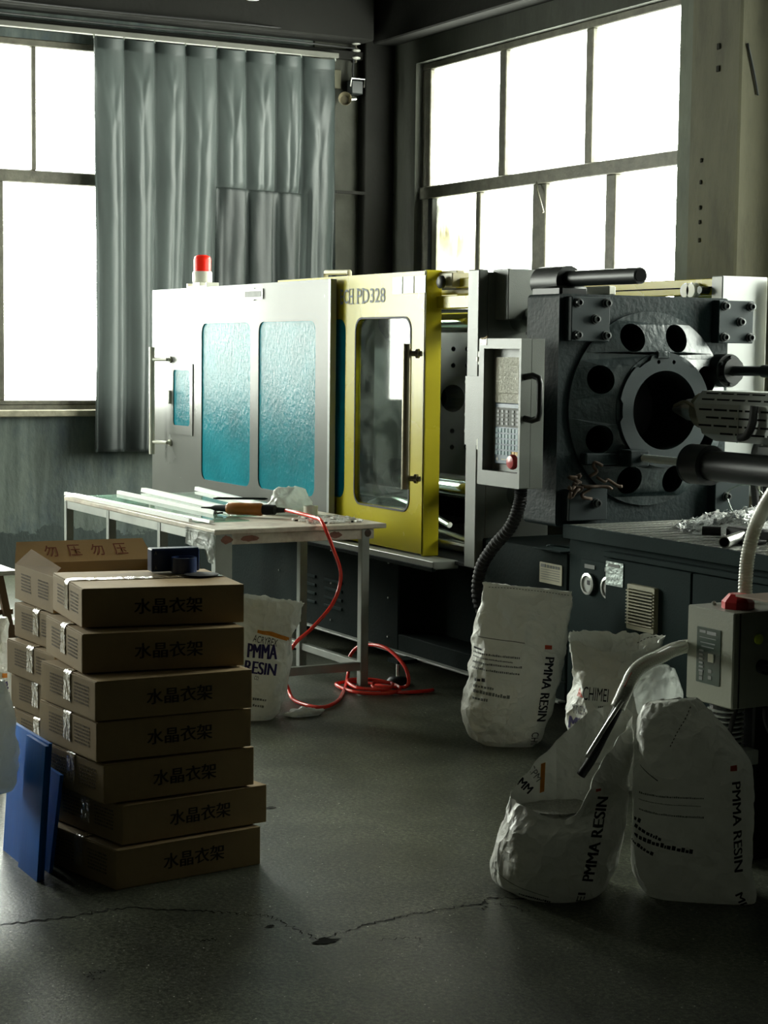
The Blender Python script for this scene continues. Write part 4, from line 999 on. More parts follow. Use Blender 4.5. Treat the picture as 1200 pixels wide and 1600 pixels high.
P_('cabinet_door', bx(-5.872, -5.335, 4.225, 4.255, 0.14, 0.752, .004), M_cab, hc)
P_('cabinet_door', bx(-5.328, -4.75, 4.225, 4.255, 0.14, 0.752, .004), M_cab, hc)
P_('cabinet_door', bx(-4.742, -4.1, 4.225, 4.255, 0.14, 0.752, .004), M_cab, hc)
P_('door_canopy', bx(-5.885, -4.0, 4.222, 4.262, 0.756, 0.778, .003), M_cab, hc)
P_('foil_label', plate(B(), rrect(-5.866, -5.752, .648, .742, .002, 1), [], XZ(4.2215), 0, .003), M_silver, hc, label='peeling silver label on the cabinet door')
P_('label_heading', bx(-5.85, -5.775, 4.2195, 4.2215, .722, .734), M_greyink, hc)
vt = P_('vent_frame', plate(B(), rrect(-5.70, -5.528, .498, .672, .004, 1), [rectl(-5.69, -5.538, .515, .655)], XZ(4.205), 0, .02), M_vent, hc)
for k in range(11):
    z = .519 + k * .0126
    b2 = B(); box(b2, -5.698, -5.530, 4.196, 4.214, z, z + .0052, .001); P_('vent_slat', b2, M_vent, hc)
P_('warning_label', plate(B(), rrect(-6.40, -6.235, .595, .680, .002, 1), [], XZ(4.2655), 0, .003), M_label, mc, label='cream nameplate with black print on the base')
bm = B(); box(bm, -6.39, -6.355, 4.264, 4.266, .660, .674); 
for k in range(5): box(bm, -6.345 + k * .02, -6.331 + k * .02, 4.264, 4.266, .660, .672)
for k in range(5): box(bm, -6.39, -6.25, 4.2645, 4.266, .650 - k * .010, .6525 - k * .010)
P_('label_print', bm, M_greyink, mc)
bm = B(); box(bm, -6.42, -6.21, 4.24, 4.45, .735, .742, .002); tube(bm, [(-6.40, 4.3, .745), (-6.34, 4.28, .755), (-6.26, 4.32, .75)], .004, 6, 4)
P_('base_shelf', bm, M_cab, mc)
# loose rusty rags of wire hooked on the lower left cover
bm = B(); rnd = random.Random(4)
for k in range(9):
    p = Vector((-6.26, 4.30 + rnd.uniform(0, .16), 1.02 + rnd.uniform(-.02, .03))); q = [p]
    for i in range(4): p = p + Vector((rnd.uniform(-.01, .015), rnd.uniform(-.035, .05), rnd.uniform(-.03, .022))); q.append(p)
    tube(bm, q, rnd.uniform(.006, .012), 6, 3)
P_('rusty_chain', bm, M_rust, mc, smooth=True)

# bag outlines (metres, in each bag's own frame) and what is printed on them
BAGS = {
 'A': dict(o=[-6.077, 3.904, 0.0], rz=0.9997, rings=[[[-0.098, 0.0, 0], [-0.069, -0.056, 0], [0.012, -0.07, 0], [0.093, -0.056, 0], [0.122, 0.0, 0], [0.093, 0.056, 0], [0.012, 0.07, 0], [-0.069, 0.056, 0]], [[-0.146, 0.0, 0.035], [-0.108, -0.08, 0.035], [0.001, -0.1, 0.035], [0.109, -0.08, 0.035], [0.147, 0.0, 0.035], [0.109, 0.08, 0.035], [0.001, 0.1, 0.035], [-0.108, 0.08, 0.035]], [[-0.174, 0.0, 0.142], [-0.128, -0.1, 0.141], [0.003, -0.125, 0.14], [0.134, -0.1, 0.139], [0.18, 0.0, 0.138], [0.134, 0.08, 0.139], [0.003, 0.1, 0.14], [-0.128, 0.08, 0.141]], [[-0.163, 0.0, 0.254], [-0.116, -0.096, 0.252], [0.019, -0.12, 0.248], [0.154, -0.096, 0.244], [0.201, 0.0, 0.242], [0.154, 0.08, 0.244], [0.019, 0.1, 0.248], [-0.116, 0.08, 0.252]], [[-0.137, 0.0, 0.388], [-0.09, -0.072, 0.386], [0.042, -0.09, 0.38], [0.174, -0.072, 0.373], [0.221, 0.0, 0.371], [0.174, 0.072, 0.373], [0.042, 0.09, 0.38], [-0.09, 0.072, 0.386]], [[-0.113, 0.0, 0.517], [-0.068, -0.044, 0.513], [0.061, -0.055, 0.502], [0.191, -0.044, 0.49], [0.236, 0.0, 0.486], [0.191, 0.048, 0.49], [0.061, 0.06, 0.502], [-0.068, 0.048, 0.513]], [[-0.094, 0.0, 0.607], [-0.05, -0.012, 0.603], [0.075, -0.015, 0.591], [0.201, -0.012, 0.58], [0.245, 0.0, 0.576], [0.201, 0.016, 0.58], [0.075, 0.02, 0.591], [-0.05, 0.016, 0.603]], [[-0.087, 0.0, 0.646], [-0.043, -0.005, 0.642], [0.081, -0.006, 0.63], [0.205, -0.005, 0.618], [0.249, 0.0, 0.614], [0.205, 0.006, 0.618], [0.081, 0.008, 0.63], [-0.043, 0.006, 0.642]]],
   prints=[('t', 'PMMA RESIN', (0.15, 0.366), (0.12, 0.116), 0.036, 'k'), ('t', 'CHIMEI', (0.103, 0.069), (0.092, -0.03), 0.028, 'k'), ('q', [(0.147, 0.413), (0.175, 0.411), (0.175, 0.395), (0.147, 0.397)], 'r'), ('q', [(-0.115, 0.439), (0.068, 0.421), (0.068, 0.418), (-0.115, 0.436)], 'g'), ('d', [(-0.08, 0.628), (0.014, 0.625), (0.141, 0.614), (0.242, 0.601)], 27, 'k'), ('q', [(-0.132, 0.396), (-0.101, 0.391), (-0.101, 0.384), (-0.132, 0.388)], 'k'), ('p', (-0.134, 0.37), (0.049, 0.359), 0.009, 'g'), ('p', (-0.134, 0.355), (0.019, 0.343), 0.006, 'g'), ('p', (-0.136, 0.334), (0.055, 0.323), 0.009, 'g'), ('p', (-0.138, 0.313), (0.05, 0.297), 0.009, 'g'), ('p', (-0.127, 0.267), (-0.089, 0.266), 0.015, 'k'), ('p', (-0.132, 0.244), (-0.055, 0.238), 0.012, 'g'), ('p', (-0.132, 0.223), (0.009, 0.206), 0.015, 'g'), ('p', (-0.134, 0.197), (-0.08, 0.191), 0.012, 'g')]),
 'B': dict(o=[-6.977, 3.239, 0.0], rz=1.1361, rings=[[[-0.122, 0.0, 0], [-0.098, -0.064, 0], [-0.03, -0.08, 0], [0.038, -0.064, 0], [0.062, 0.0, 0], [0.038, 0.064, 0], [-0.03, 0.08, 0], [-0.098, 0.064, 0]], [[-0.163, 0.0, 0.03], [-0.131, -0.08, 0.03], [-0.04, -0.1, 0.03], [0.052, -0.08, 0.03], [0.084, 0.0, 0.03], [0.052, 0.08, 0.03], [-0.04, 0.1, 0.03], [-0.131, 0.08, 0.03]], [[-0.176, 0.0, 0.112], [-0.139, -0.096, 0.114], [-0.033, -0.12, 0.118], [0.073, -0.096, 0.123], [0.11, 0.0, 0.125], [0.073, 0.08, 0.123], [-0.033, 0.1, 0.118], [-0.139, 0.08, 0.114]], [[-0.182, 0.0, 0.221], [-0.142, -0.088, 0.223], [-0.028, -0.11, 0.228], [0.086, -0.088, 0.233], [0.126, 0.0, 0.235], [0.086, 0.08, 0.233], [-0.028, 0.1, 0.228], [-0.142, 0.08, 0.223]], [[-0.177, 0.0, 0.331], [-0.136, -0.064, 0.331], [-0.02, -0.08, 0.331], [0.095, -0.064, 0.331], [0.136, 0.0, 0.331], [0.095, 0.064, 0.331], [-0.02, 0.08, 0.331], [-0.136, 0.064, 0.331]], [[-0.164, 0.0, 0.413], [-0.122, -0.056, 0.414], [-0.001, -0.07, 0.418], [0.12, -0.056, 0.423], [0.162, 0.0, 0.424], [0.12, 0.048, 0.423], [-0.001, 0.06, 0.418], [-0.122, 0.048, 0.414]], [[-0.151, 0.0, 0.535], [-0.109, -0.048, 0.529], [0.012, -0.06, 0.512], [0.133, -0.048, 0.496], [0.175, 0.0, 0.49], [0.133, 0.036, 0.496], [0.012, 0.045, 0.512], [-0.109, 0.036, 0.529]]],
   prints=[('t', 'ACRYREX', (-0.029, 0.339), (0.071, 0.315), 0.03, 'k'), ('t', 'PMMA', (-0.05, 0.273), (0.071, 0.265), 0.058, 'n'), ('t', 'RESIN', (-0.063, 0.213), (0.066, 0.197), 0.05, 'n'), ('q', [(-0.008, 0.388), (0.052, 0.377), (0.133, 0.348), (0.133, 0.331), (0.052, 0.358), (-0.01, 0.375)], 'o'), ('t', 'CO.', (-0.023, 0.186), (-0.004, 0.18), 0.016, 'k'), ('p', (-0.028, 0.098), (0.026, 0.09), 0.012, 'g'), ('p', (-0.028, 0.07), (0.013, 0.062), 0.012, 'g')]),
 'C': dict(o=[-5.318, 3.873, 0.0], rz=0.9413, rings=[[[-0.135, 0.0, 0], [-0.101, -0.08, 0], [-0.005, -0.1, 0], [0.091, -0.08, 0], [0.125, 0.0, 0], [0.091, 0.08, 0], [-0.005, 0.1, 0], [-0.101, 0.08, 0]], [[-0.152, 0.0, 0.03], [-0.113, -0.096, 0.03], [-0.003, -0.12, 0.03], [0.108, -0.096, 0.03], [0.147, 0.0, 0.03], [0.108, 0.096, 0.03], [-0.003, 0.12, 0.03], [-0.113, 0.096, 0.03]], [[-0.16, 0.0, 0.243], [-0.118, -0.1, 0.243], [0.003, -0.125, 0.243], [0.123, -0.1, 0.243], [0.165, 0.0, 0.243], [0.123, 0.088, 0.243], [0.003, 0.11, 0.243], [-0.118, 0.088, 0.243]], [[-0.15, 0.0, 0.313], [-0.109, -0.08, 0.315], [0.007, -0.1, 0.319], [0.122, -0.08, 0.323], [0.163, 0.0, 0.325], [0.122, 0.08, 0.323], [0.007, 0.1, 0.319], [-0.109, 0.08, 0.315]], [[-0.138, 0.0, 0.396], [-0.1, -0.056, 0.396], [0.01, -0.07, 0.395], [0.119, -0.056, 0.394], [0.157, 0.0, 0.394], [0.119, 0.056, 0.394], [0.01, 0.07, 0.395], [-0.1, 0.056, 0.396]], [[-0.146, 0.0, 0.477], [-0.107, -0.044, 0.476], [0.003, -0.055, 0.473], [0.112, -0.044, 0.469], [0.151, 0.0, 0.468], [0.112, 0.04, 0.469], [0.003, 0.05, 0.473], [-0.107, 0.04, 0.476]], [[-0.169, 0.0, 0.551], [-0.127, -0.044, 0.525], [-0.007, -0.055, 0.499], [0.114, -0.044, 0.523], [0.156, 0.0, 0.547], [0.114, 0.04, 0.548], [-0.007, 0.05, 0.549], [-0.127, 0.04, 0.55]]],
   prints=[('t', 'CHIMEI', (-0.109, 0.324), (-0.019, 0.318), 0.045, 'k'), ('q', [(-0.121, 0.357), (-0.107, 0.329), (-0.13, 0.33)], 'r'), ('t', 'YREX', (-0.145, 0.271), (-0.094, 0.273), 0.028, 'k'), ('q', [(-0.094, 0.278), (-0.03, 0.271), (-0.029, 0.257), (-0.087, 0.259)], 'o'), ('t', 'MMA', (-0.157, 0.217), (-0.063, 0.209), 0.044, 'n'), ('t', 'ESIN', (-0.159, 0.172), (-0.05, 0.162), 0.042, 'n'), ('d', [(0.079, 0.512), (0.113, 0.532), (0.151, 0.543)], 6, 'k'), ('p', (-0.053, 0.298), (-0.023, 0.297), 0.008, 'g')]),
 'D': dict(o=[-4.347, 2.953, 0.0], rz=0.9741, rings=[[[-0.128, 0.0, 0], [-0.079, -0.11, 0], [0.004, -0.15, 0], [0.094, -0.12, 0], [0.142, 0.0, 0], [0.126, 0.12, 0], [0.003, 0.15, 0], [-0.112, 0.11, 0]], [[-0.164, -0.0, 0.021], [-0.125, -0.12, 0.033], [-0.006, -0.18, 0.043], [0.121, -0.14, 0.021], [0.172, -0.01, 0.032], [0.145, 0.11, 0.044], [0.011, 0.15, 0.047], [-0.141, 0.11, 0.033]], [[-0.166, -0.0, 0.073], [-0.116, -0.14, 0.105], [0.001, -0.2, 0.122], [0.136, -0.15, 0.117], [0.2, -0.02, 0.121], [0.166, 0.1, 0.115], [0.009, 0.15, 0.106], [-0.133, 0.12, 0.089]], [[-0.142, -0.0, 0.169], [-0.095, -0.13, 0.192], [0.004, -0.175, 0.189], [0.129, -0.14, 0.206], [0.212, -0.02, 0.225], [0.182, 0.09, 0.225], [0.013, 0.13, 0.209], [-0.115, 0.1, 0.173]], [[-0.121, 0.0, 0.24], [-0.065, -0.1, 0.235], [0.008, -0.135, 0.215], [0.093, -0.12, 0.228], [0.193, -0.02, 0.327], [0.22, 0.07, 0.402], [0.071, 0.12, 0.367], [-0.059, 0.08, 0.267]], [[-0.114, 0.0, 0.274], [-0.06, -0.08, 0.255], [0.008, -0.105, 0.232], [0.08, -0.11, 0.256], [0.124, -0.06, 0.372], [0.225, 0.07, 0.507], [0.115, 0.11, 0.505], [-0.014, 0.08, 0.383]]],
   prints=[('t', 'PMMA RESIN', (0.122, 0.071), (0.163, 0.288), 0.032, 'k'), ('q', [(-0.032, 0.349), (-0.019, 0.353), (-0.021, 0.268), (-0.034, 0.264)], 'o'), ('t', 'MM', (-0.101, 0.298), (-0.069, 0.266), 0.024, 'k'), ('t', 'CPM', (-0.074, 0.34), (-0.044, 0.296), 0.021, 'g'), ('t', 'IEI', (0.094, -0.011), (0.102, 0.036), 0.021, 'k'), ('q', [(0.126, 0.317), (0.141, 0.317), (0.141, 0.31), (0.126, 0.309)], 'r'), ('p', (-0.087, 0.017), (0.014, -0.002), 0.008, 'k'), ('q', [(-0.164, 0.073), (-0.11, 0.052), (-0.11, 0.05), (-0.164, 0.071)], 'g'), ('q', [(-0.11, 0.052), (-0.001, 0.024), (-0.001, 0.022), (-0.11, 0.05)], 'g')]),
 'E': dict(o=[-4.138, 3.291, 0.0], rz=0.9021, rings=[[[-0.126, 0.0, 0], [-0.093, -0.088, 0], [0.003, -0.11, 0], [0.174, -0.11, 0.004], [0.131, 0.0, 0], [0.098, 0.096, 0], [0.003, 0.12, 0], [-0.093, 0.096, 0]], [[-0.154, 0.0, 0.05], [-0.112, -0.108, 0.05], [0.006, -0.135, 0.05], [0.184, -0.11, 0.02], [0.166, 0.0, 0.05], [0.124, 0.112, 0.05], [0.006, 0.14, 0.05], [-0.112, 0.112, 0.05]], [[-0.159, 0.0, 0.131], [-0.115, -0.112, 0.132], [0.011, -0.14, 0.136], [0.137, -0.112, 0.14], [0.181, 0.0, 0.141], [0.137, 0.12, 0.14], [0.011, 0.15, 0.136], [-0.115, 0.12, 0.132]], [[-0.16, 0.0, 0.283], [-0.116, -0.112, 0.284], [0.01, -0.14, 0.287], [0.136, -0.112, 0.29], [0.18, 0.0, 0.291], [0.136, 0.12, 0.29], [0.01, 0.15, 0.287], [-0.116, 0.12, 0.284]], [[-0.155, 0.0, 0.387], [-0.113, -0.108, 0.388], [0.005, -0.135, 0.39], [0.123, -0.108, 0.392], [0.165, 0.0, 0.393], [0.123, 0.112, 0.392], [0.005, 0.14, 0.39], [-0.113, 0.112, 0.388]], [[-0.15, 0.0, 0.481], [-0.116, -0.088, 0.479], [-0.019, -0.11, 0.473], [0.078, -0.088, 0.467], [0.112, 0.0, 0.465], [0.078, 0.088, 0.467], [-0.019, 0.11, 0.473], [-0.116, 0.088, 0.479]], [[-0.133, 0.0, 0.532], [-0.108, -0.048, 0.531], [-0.036, -0.06, 0.527], [0.037, -0.048, 0.523], [0.062, 0.0, 0.522], [0.037, 0.056, 0.523], [-0.036, 0.07, 0.527], [-0.108, 0.056, 0.531]], [[-0.123, 0.0, 0.549], [-0.105, -0.016, 0.551], [-0.055, -0.02, 0.558], [-0.006, -0.016, 0.566], [0.012, 0.0, 0.568], [-0.006, 0.016, 0.566], [-0.055, 0.02, 0.558], [-0.105, 0.016, 0.551]]],
   prints=[('t', 'PMMA RESIN', (0.117, 0.355), (0.131, 0.099), 0.024, 'k'), ('t', 'MEI', (0.135, 0.033), (0.158, -0.017), 0.021, 'k'), ('q', [(0.112, 0.401), (0.13, 0.402), (0.131, 0.387), (0.112, 0.387)], 'r'), ('p', (-0.17, 0.225), (-0.14, 0.216), 0.014, 'k'), ('p', (-0.166, 0.203), (-0.084, 0.181), 0.012, 'k'), ('p', (-0.165, 0.174), (0.011, 0.15), 0.014, 'k'), ('p', (-0.167, 0.155), (-0.102, 0.134), 0.012, 'k'), ('p', (-0.142, 0.302), (0.04, 0.308), 0.006, 'g'), ('p', (-0.142, 0.284), (0.032, 0.285), 0.003, 'g'), ('p', (-0.141, 0.255), (0.042, 0.252), 0.006, 'g'), ('d', [(-0.058, 0.448), (-0.037, 0.49), (-0.016, 0.522), (-0.002, 0.553)], 12, 'k'), ('q', [(-0.141, 0.383), (-0.089, 0.352), (-0.089, 0.349), (-0.141, 0.381)], 'k')]),
 'F': dict(o=[-6.721, 1.973, 0.0], rz=1.2852, rings=[[[-0.118, 0.0, 0], [-0.092, -0.08, 0], [-0.017, -0.1, 0], [0.057, -0.08, 0], [0.083, 0.0, 0], [0.057, 0.08, 0], [-0.017, 0.1, 0], [-0.092, 0.08, 0]], [[-0.129, 0.0, 0.03], [-0.099, -0.096, 0.03], [-0.015, -0.12, 0.03], [0.068, -0.096, 0.03], [0.098, 0.0, 0.03], [0.068, 0.096, 0.03], [-0.015, 0.12, 0.03], [-0.099, 0.096, 0.03]], [[-0.133, 0.0, 0.186], [-0.102, -0.096, 0.185], [-0.014, -0.12, 0.182], [0.075, -0.096, 0.18], [0.106, 0.0, 0.179], [0.075, 0.096, 0.18], [-0.014, 0.12, 0.182], [-0.102, 0.096, 0.185]], [[-0.127, 0.0, 0.332], [-0.097, -0.072, 0.331], [-0.013, -0.09, 0.329], [0.072, -0.072, 0.327], [0.102, 0.0, 0.326], [0.072, 0.072, 0.327], [-0.013, 0.09, 0.329], [-0.097, 0.072, 0.331]], [[-0.116, 0.0, 0.454], [-0.088, -0.04, 0.453], [-0.01, -0.05, 0.452], [0.068, -0.04, 0.45], [0.096, 0.0, 0.449], [0.068, 0.04, 0.45], [-0.01, 0.05, 0.452], [-0.088, 0.04, 0.453]], [[-0.102, 0.0, 0.546], [-0.077, -0.016, 0.545], [-0.007, -0.02, 0.54], [0.062, -0.016, 0.536], [0.087, 0.0, 0.535], [0.062, 0.016, 0.536], [-0.007, 0.02, 0.54], [-0.077, 0.016, 0.545]]],
   prints=[('t', 'PMMA', (0.057, 0.298), (0.075, 0.192), 0.032, 'n'), ('q', [(0.069, 0.337), (0.088, 0.334), (0.088, 0.317), (0.069, 0.32)], 'o')]),
 'G': dict(o=[-5.29, 1.551, 0.0], rz=1.2857, rings=[[[-0.082, 0.0, 0.229], [-0.064, -0.04, 0.228], [-0.012, -0.05, 0.226], [0.04, -0.04, 0.224], [0.058, 0.0, 0.223], [0.04, 0.04, 0.224], [-0.012, 0.05, 0.226], [-0.064, 0.04, 0.228]], [[-0.091, 0.0, 0.26], [-0.067, -0.072, 0.258], [-0.001, -0.09, 0.254], [0.066, -0.072, 0.249], [0.09, 0.0, 0.247], [0.066, 0.072, 0.249], [-0.001, 0.09, 0.254], [-0.067, 0.072, 0.258]], [[-0.09, 0.0, 0.351], [-0.066, -0.08, 0.349], [0.002, -0.1, 0.343], [0.07, -0.08, 0.337], [0.094, 0.0, 0.335], [0.07, 0.08, 0.337], [0.002, 0.1, 0.343], [-0.066, 0.08, 0.349]], [[-0.084, 0.0, 0.438], [-0.062, -0.064, 0.437], [-0.001, -0.08, 0.435], [0.06, -0.064, 0.433], [0.082, 0.0, 0.432], [0.06, 0.064, 0.433], [-0.001, 0.08, 0.435], [-0.062, 0.064, 0.437]], [[-0.061, 0.0, 0.514], [-0.044, -0.032, 0.515], [0.003, -0.04, 0.517], [0.049, -0.032, 0.519], [0.066, 0.0, 0.52], [0.049, 0.032, 0.519], [0.003, 0.04, 0.517], [-0.044, 0.032, 0.515]], [[-0.042, 0.0, 0.552], [-0.03, -0.012, 0.554], [0.004, -0.015, 0.558], [0.039, -0.012, 0.563], [0.051, 0.0, 0.565], [0.039, 0.012, 0.563], [0.004, 0.015, 0.558], [-0.03, 0.012, 0.554]]],
   prints=[]),
}
# ================================================================== WORK TABLE
tb_ = empty('work_table', (-8.37, 3.6, 0), 'long metal-framed work table with a worn board top in front of the grey door', 'table')
obj('tabletop', bx(-9.38, -7.365, 3.20, 4.06, 0.742, 0.764, .003), M_top, tb_)
for nm, a in (('front_apron', (-7.40, -7.375, 3.21, 4.00, .695, .742)), ('side_rail', (-9.37, -7.40, 3.205, 3.235, .700, .742)), ('side_rail', (-9.37, -7.40, 3.96, 3.99, .700, .742)), ('back_apron', (-9.375, -9.35, 3.21, 4.0, .70, .742))):
    obj(nm, bx(*a, .002), M_top if 'front' in nm else M_alu, tb_)
for x in (-9.365, -8.72, -8.03, -7.39):
    for y in (3.222, 3.955):
        if x == -8.72 and y > 3.5: continue
        if x == -7.39 and y < 3.5:
            lg = B(); box(lg, x - .022, x + .026, y - .018, y + .062, 0, .742, .003)
        else:
            lg = bx(x - .02, x + .02, y - .02, y + .02, 0, .742, .003)
        obj('leg', lg, M_alud, tb_)
obj('brace', bx(-7.40, -7.375, 3.24, 3.94, .085, .125, .003), M_alud, tb_)
obj('brace', bx(-8.03, -7.40, 3.945, 3.975, .085, .120, .003), M_alud, tb_)
obj('brace', bx(-9.35, -8.03, 3.945, 3.975, .085, .120, .003), M_alud, tb_)
# plastic film and tape wrapped round the near corner
bm = B(); G = []
for j in range(14):
    row = []
    for i in range(7):
        a = i / 11; y = 3.19 + (.10 * max(0, a - .5) * 2); x = -7.66 + .30 * min(1, a * 2)
        z = .768 - .012 - j * .0065 - (.06 * (j / 13) ** 2 * (a > .4)) + .012 * noise.noise(Vector((i * .7, j * .5, 1)))
        row.append(bm.verts.new((x + .012 * noise.noise(Vector((i, j, 4))), y - .006 + .010 * noise.noise(Vector((i * .8, j * .8, 2))), z)))
    G.append(row)
for j in range(13):
    for i in range(6): bm.faces.new((G[j][i], G[j][i + 1], G[j + 1][i + 1], G[j + 1][i]))
bmesh.ops.solidify(bm, geom=bm.faces, thickness=.001)
obj('film_wrap', bm, M_plastic, tb_, smooth=True)
rnd = random.Random(9)
for y, ry, rz_ in ((3.375, .05, .015), (3.255, .03, .02), (3.80, .035, .016)):
    st = B(); st.faces.new([st.verts.new((-7.3742 if y > 3.3 else -7.3632, y + ry * rnd.uniform(.75, 1.1) * math.cos(k * PI / 9), .720 + rz_ * rnd.uniform(.75, 1.1) * math.sin(k * PI / 9))) for k in range(18)])
    obj('stain', st, M_stain, tb_)
bt = B(); lathe(bt, [(.018, 0), (.018, .004), (.01, .006)], (-7.374, 3.965, .722), (1, 0, 0), 14); obj('corner_bolt', bt, M_rust, tb_)

# sheets and strips lying on the table, each its own thing
def lay(name, bm, m, label, cat, group=None, smooth=False):
    return tag(obj(name, bm, m, smooth=smooth), label, cat, group)
lay('clear_sheet', bx(-9.33, -7.70, 3.26, 3.52, .7642, .7692, .001), M_sheetglass, 'greenish clear sheet lying along the near side of the work table', 'sheet', 'clear sheets on the table')
lay('clear_sheet', bx(-9.36, -7.92, 3.54, 3.66, .7642, .7692, .001), M_sheetglass, 'narrow greenish clear sheet between white strips in the middle of the table', 'sheet', 'clear sheets on the table')
lay('clear_sheet', bx(-9.36, -8.15, 3.70, 4.03, .7642, .7692, .001), M_sheetglass, 'wide greenish clear sheet on the far side of the work table', 'sheet', 'clear sheets on the table')
for k, (x0, y0, x1, y1, wd, h, lb) in enumerate(((-9.37, 3.205, -7.70, 3.225, .018, .016, 'white strip along the very near edge of the work table'), (-9.33, 3.235, -7.62, 3.295, .026, .012, 'second white strip in from the near edge of the table'),
        (-9.36, 3.50, -8.02, 3.487, .022, .018, 'thin white strip pointing at the orange tool from behind'), (-9.45, 3.68, -8.02, 3.615, .034, .022, 'broad white strip across the middle of the table'), (-9.45, 3.995, -8.20, 3.87, .026, .020, 'white strip furthest back, beside the grey door'))):
    d = Vector((x1 - x0, y1 - y0, 0)).normalized(); q = Vector((-d.y, d.x, 0)) * wd / 2; b2 = B(); zz = .7695 if k > 1 else .7695
    V = [b2.verts.new(Vector((x, y, z)) + s * q * f) for x, y in ((x0, y0), (x1, y1)) for z, f in ((zz, 1), (zz + h, .8)) for s in (-1, 1)]
    bmesh.ops.convex_hull(b2, input=V)
    lay('white_strip', b2, M_strip, lb, 'strip', 'white strips on the table')
lay('steel_rod', tube(B(), [(-8.56, 3.71, .800), (-8.49, 3.84, .800), (-8.43, 3.955, .800)], [.003] + [.006] * 15 + [.002], 8, 8), M_void, 'thin dark rod lying across the white strips', 'rod')

t = empty('air_screwdriver', (-7.87, 3.62, .7645), 'orange-gripped air tool lying on the near end of the table', 'tool')
ax = Vector((.19, .20, 0)).normalized(); c0 = Vector((-7.97, 3.525, .8015))
obj('grip', lathe(B(), [(.022, 0), (.029, .01), (.030, .06), (.029, .12), (.031, .17), (.026, .18)], c0, ax, 20), M_tan, t, smooth=40)
obj('nose', lathe(B(), [(.003, -.13), (.006, -.08), (.014, -.06), (.017, -.01), (.022, .0)], c0, ax, 16), M_rubber, t, smooth=40)
obj('tail_cap', lathe(B(), [(.024, .18), (.026, .20), (.024, .24), (.014, .25), (.011, .29)], c0, ax, 16), M_rubber, t, smooth=40)
obj('trigger', tube(B(), [c0 + ax * .0 + Vector((0, -.02, -.02)), c0 - ax * .03 + Vector((0, -.03, -.024)), c0 - ax * .05 + Vector((0, -.01, -.015))], .004, 6, 4), M_rubber, t)
# red hose: from the tool over the table end to the floor, then loose loops
pts = [c0 + ax * .29, (-7.64, 3.74, .80), (-7.50, 3.755, .790), (-7.35, 3.72, .780), (-7.27, 3.735, .67), (-7.26, 3.77, .55), (-7.26, 3.735, .43), (-7.26, 3.63, .32), (-7.26, 3.54, .25), (-7.30, 3.50, .14), (-7.33, 3.545, .04),
       (-7.19, 3.513, .011), (-7.01, 3.544, .011), (-7.10, 3.675, .011), (-7.38, 3.86, .011), (-7.60, 3.99, .03), (-7.66, 4.03, .10), (-7.60, 4.06, .16), (-7.42, 4.09, .175), (-7.27, 4.11, .11), (-7.22, 4.10, .03), (-7.30, 4.05, .012),
       (-7.48, 3.98, .012), (-7.47, 3.86, .012), (-7.25, 3.85, .012), (-7.16, 3.97, .014), (-7.24, 4.07, .018), (-7.42, 4.05, .024), (-7.46, 3.92, .028), (-7.28, 3.87, .026), (-7.19, 3.97, .028), (-7.28, 4.05, .032), (-7.33, 3.99, .034), (-7.24, 3.94, .026), (-7.17, 4.03, .011), (-7.15, 4.15, .010), (-7.16, 4.20, .010)]
lay('air_hose', tube(B(), pts, .0085, 10, 8), M_redhose, 'red air hose looping from the table end down to a coil on the floor', 'hose', smooth=True)

# crumpled bag, cup, scatter of small white parts
def crumple(name, c, rx, ry, h, seed, m, label, cat, amp=.35):
    bm = B(); bmesh.ops.create_icosphere(bm, subdivisions=4, radius=1)
    for v in bm.verts:
        n1 = noise.noise(v.co * 1.6 + Vector((seed, 0, 0))); n2 = 1 - abs(noise.noise(v.co * 3.1 + Vector((0, seed, 0)))) * 2
        s = 1 + amp * n1 + amp * .35 * n2
        z = max(-.75, v.co.z); up = (z + .75) / 1.75
        v.co = Vector((c[0] + v.co.x * rx * s * (1 - .45 * up), c[1] + v.co.y * ry * s * (1 - .45 * up), c[2] + up * h * s))
    for v in bm.verts: v.co.z = max(c[2], v.co.z)
    return lay(name, bm, m, label, cat, smooth=True)
crumple('plastic_bag', (-7.96, 3.85, .7645), .085, .13, .115, 3.1, M_plastic, 'crumpled white plastic bag on the table beside the orange tool', 'bag')
cup = B(); ring(cup, (-7.78, 3.875, .766), (-7.78, 3.875, .818), .034, .031, 24); cyl(cup, (-7.78, 3.875, .7645), (-7.78, 3.875, .768), .034, seg=24)
lay('small_cup', cup, M_ivory, 'small white cup on the table right of the crumpled bag', 'cup', smooth=40)
bm = B(); rnd = random.Random(11)
for k in range(190):
    x = -7.56 + rnd.gauss(0, .085); y = 3.86 + rnd.gauss(0, .075)
    if not (-7.74 < x < -7.39 and 3.70 < y < 4.0): continue
    r_ = rnd.uniform(.005, .009); z = .7645 + rnd.choice((0, 0, .006)); a = rnd.uniform(0, PI)
    d = Vector((math.cos(a), math.sin(a), 0)) * r_ * 1.5
    cyl(bm, Vector((x, y, z + r_ * .8)) - d, Vector((x, y, z + r_ * .8)) + d, r_ * .8, r_ * .6, 6)
lay('small_parts', bm, M_strip, 'scatter of small white plastic parts on the near corner of the table', 'parts')['kind'] = 'stuff'
bm = B()
for k in range(26):
    x = -7.56 + rnd.gauss(0, .09); y = 3.82 + rnd.gauss(0, .07)
    if -7.74 < x < -7.40 and 3.66 < y < 4.0: cyl(bm, (x, y, .7645), (x, y, .772), .010, .009, 8)
lay('dark_parts', bm, M_rubber, 'scatter of small dark parts among the white ones on the table', 'parts')['kind'] = 'stuff'

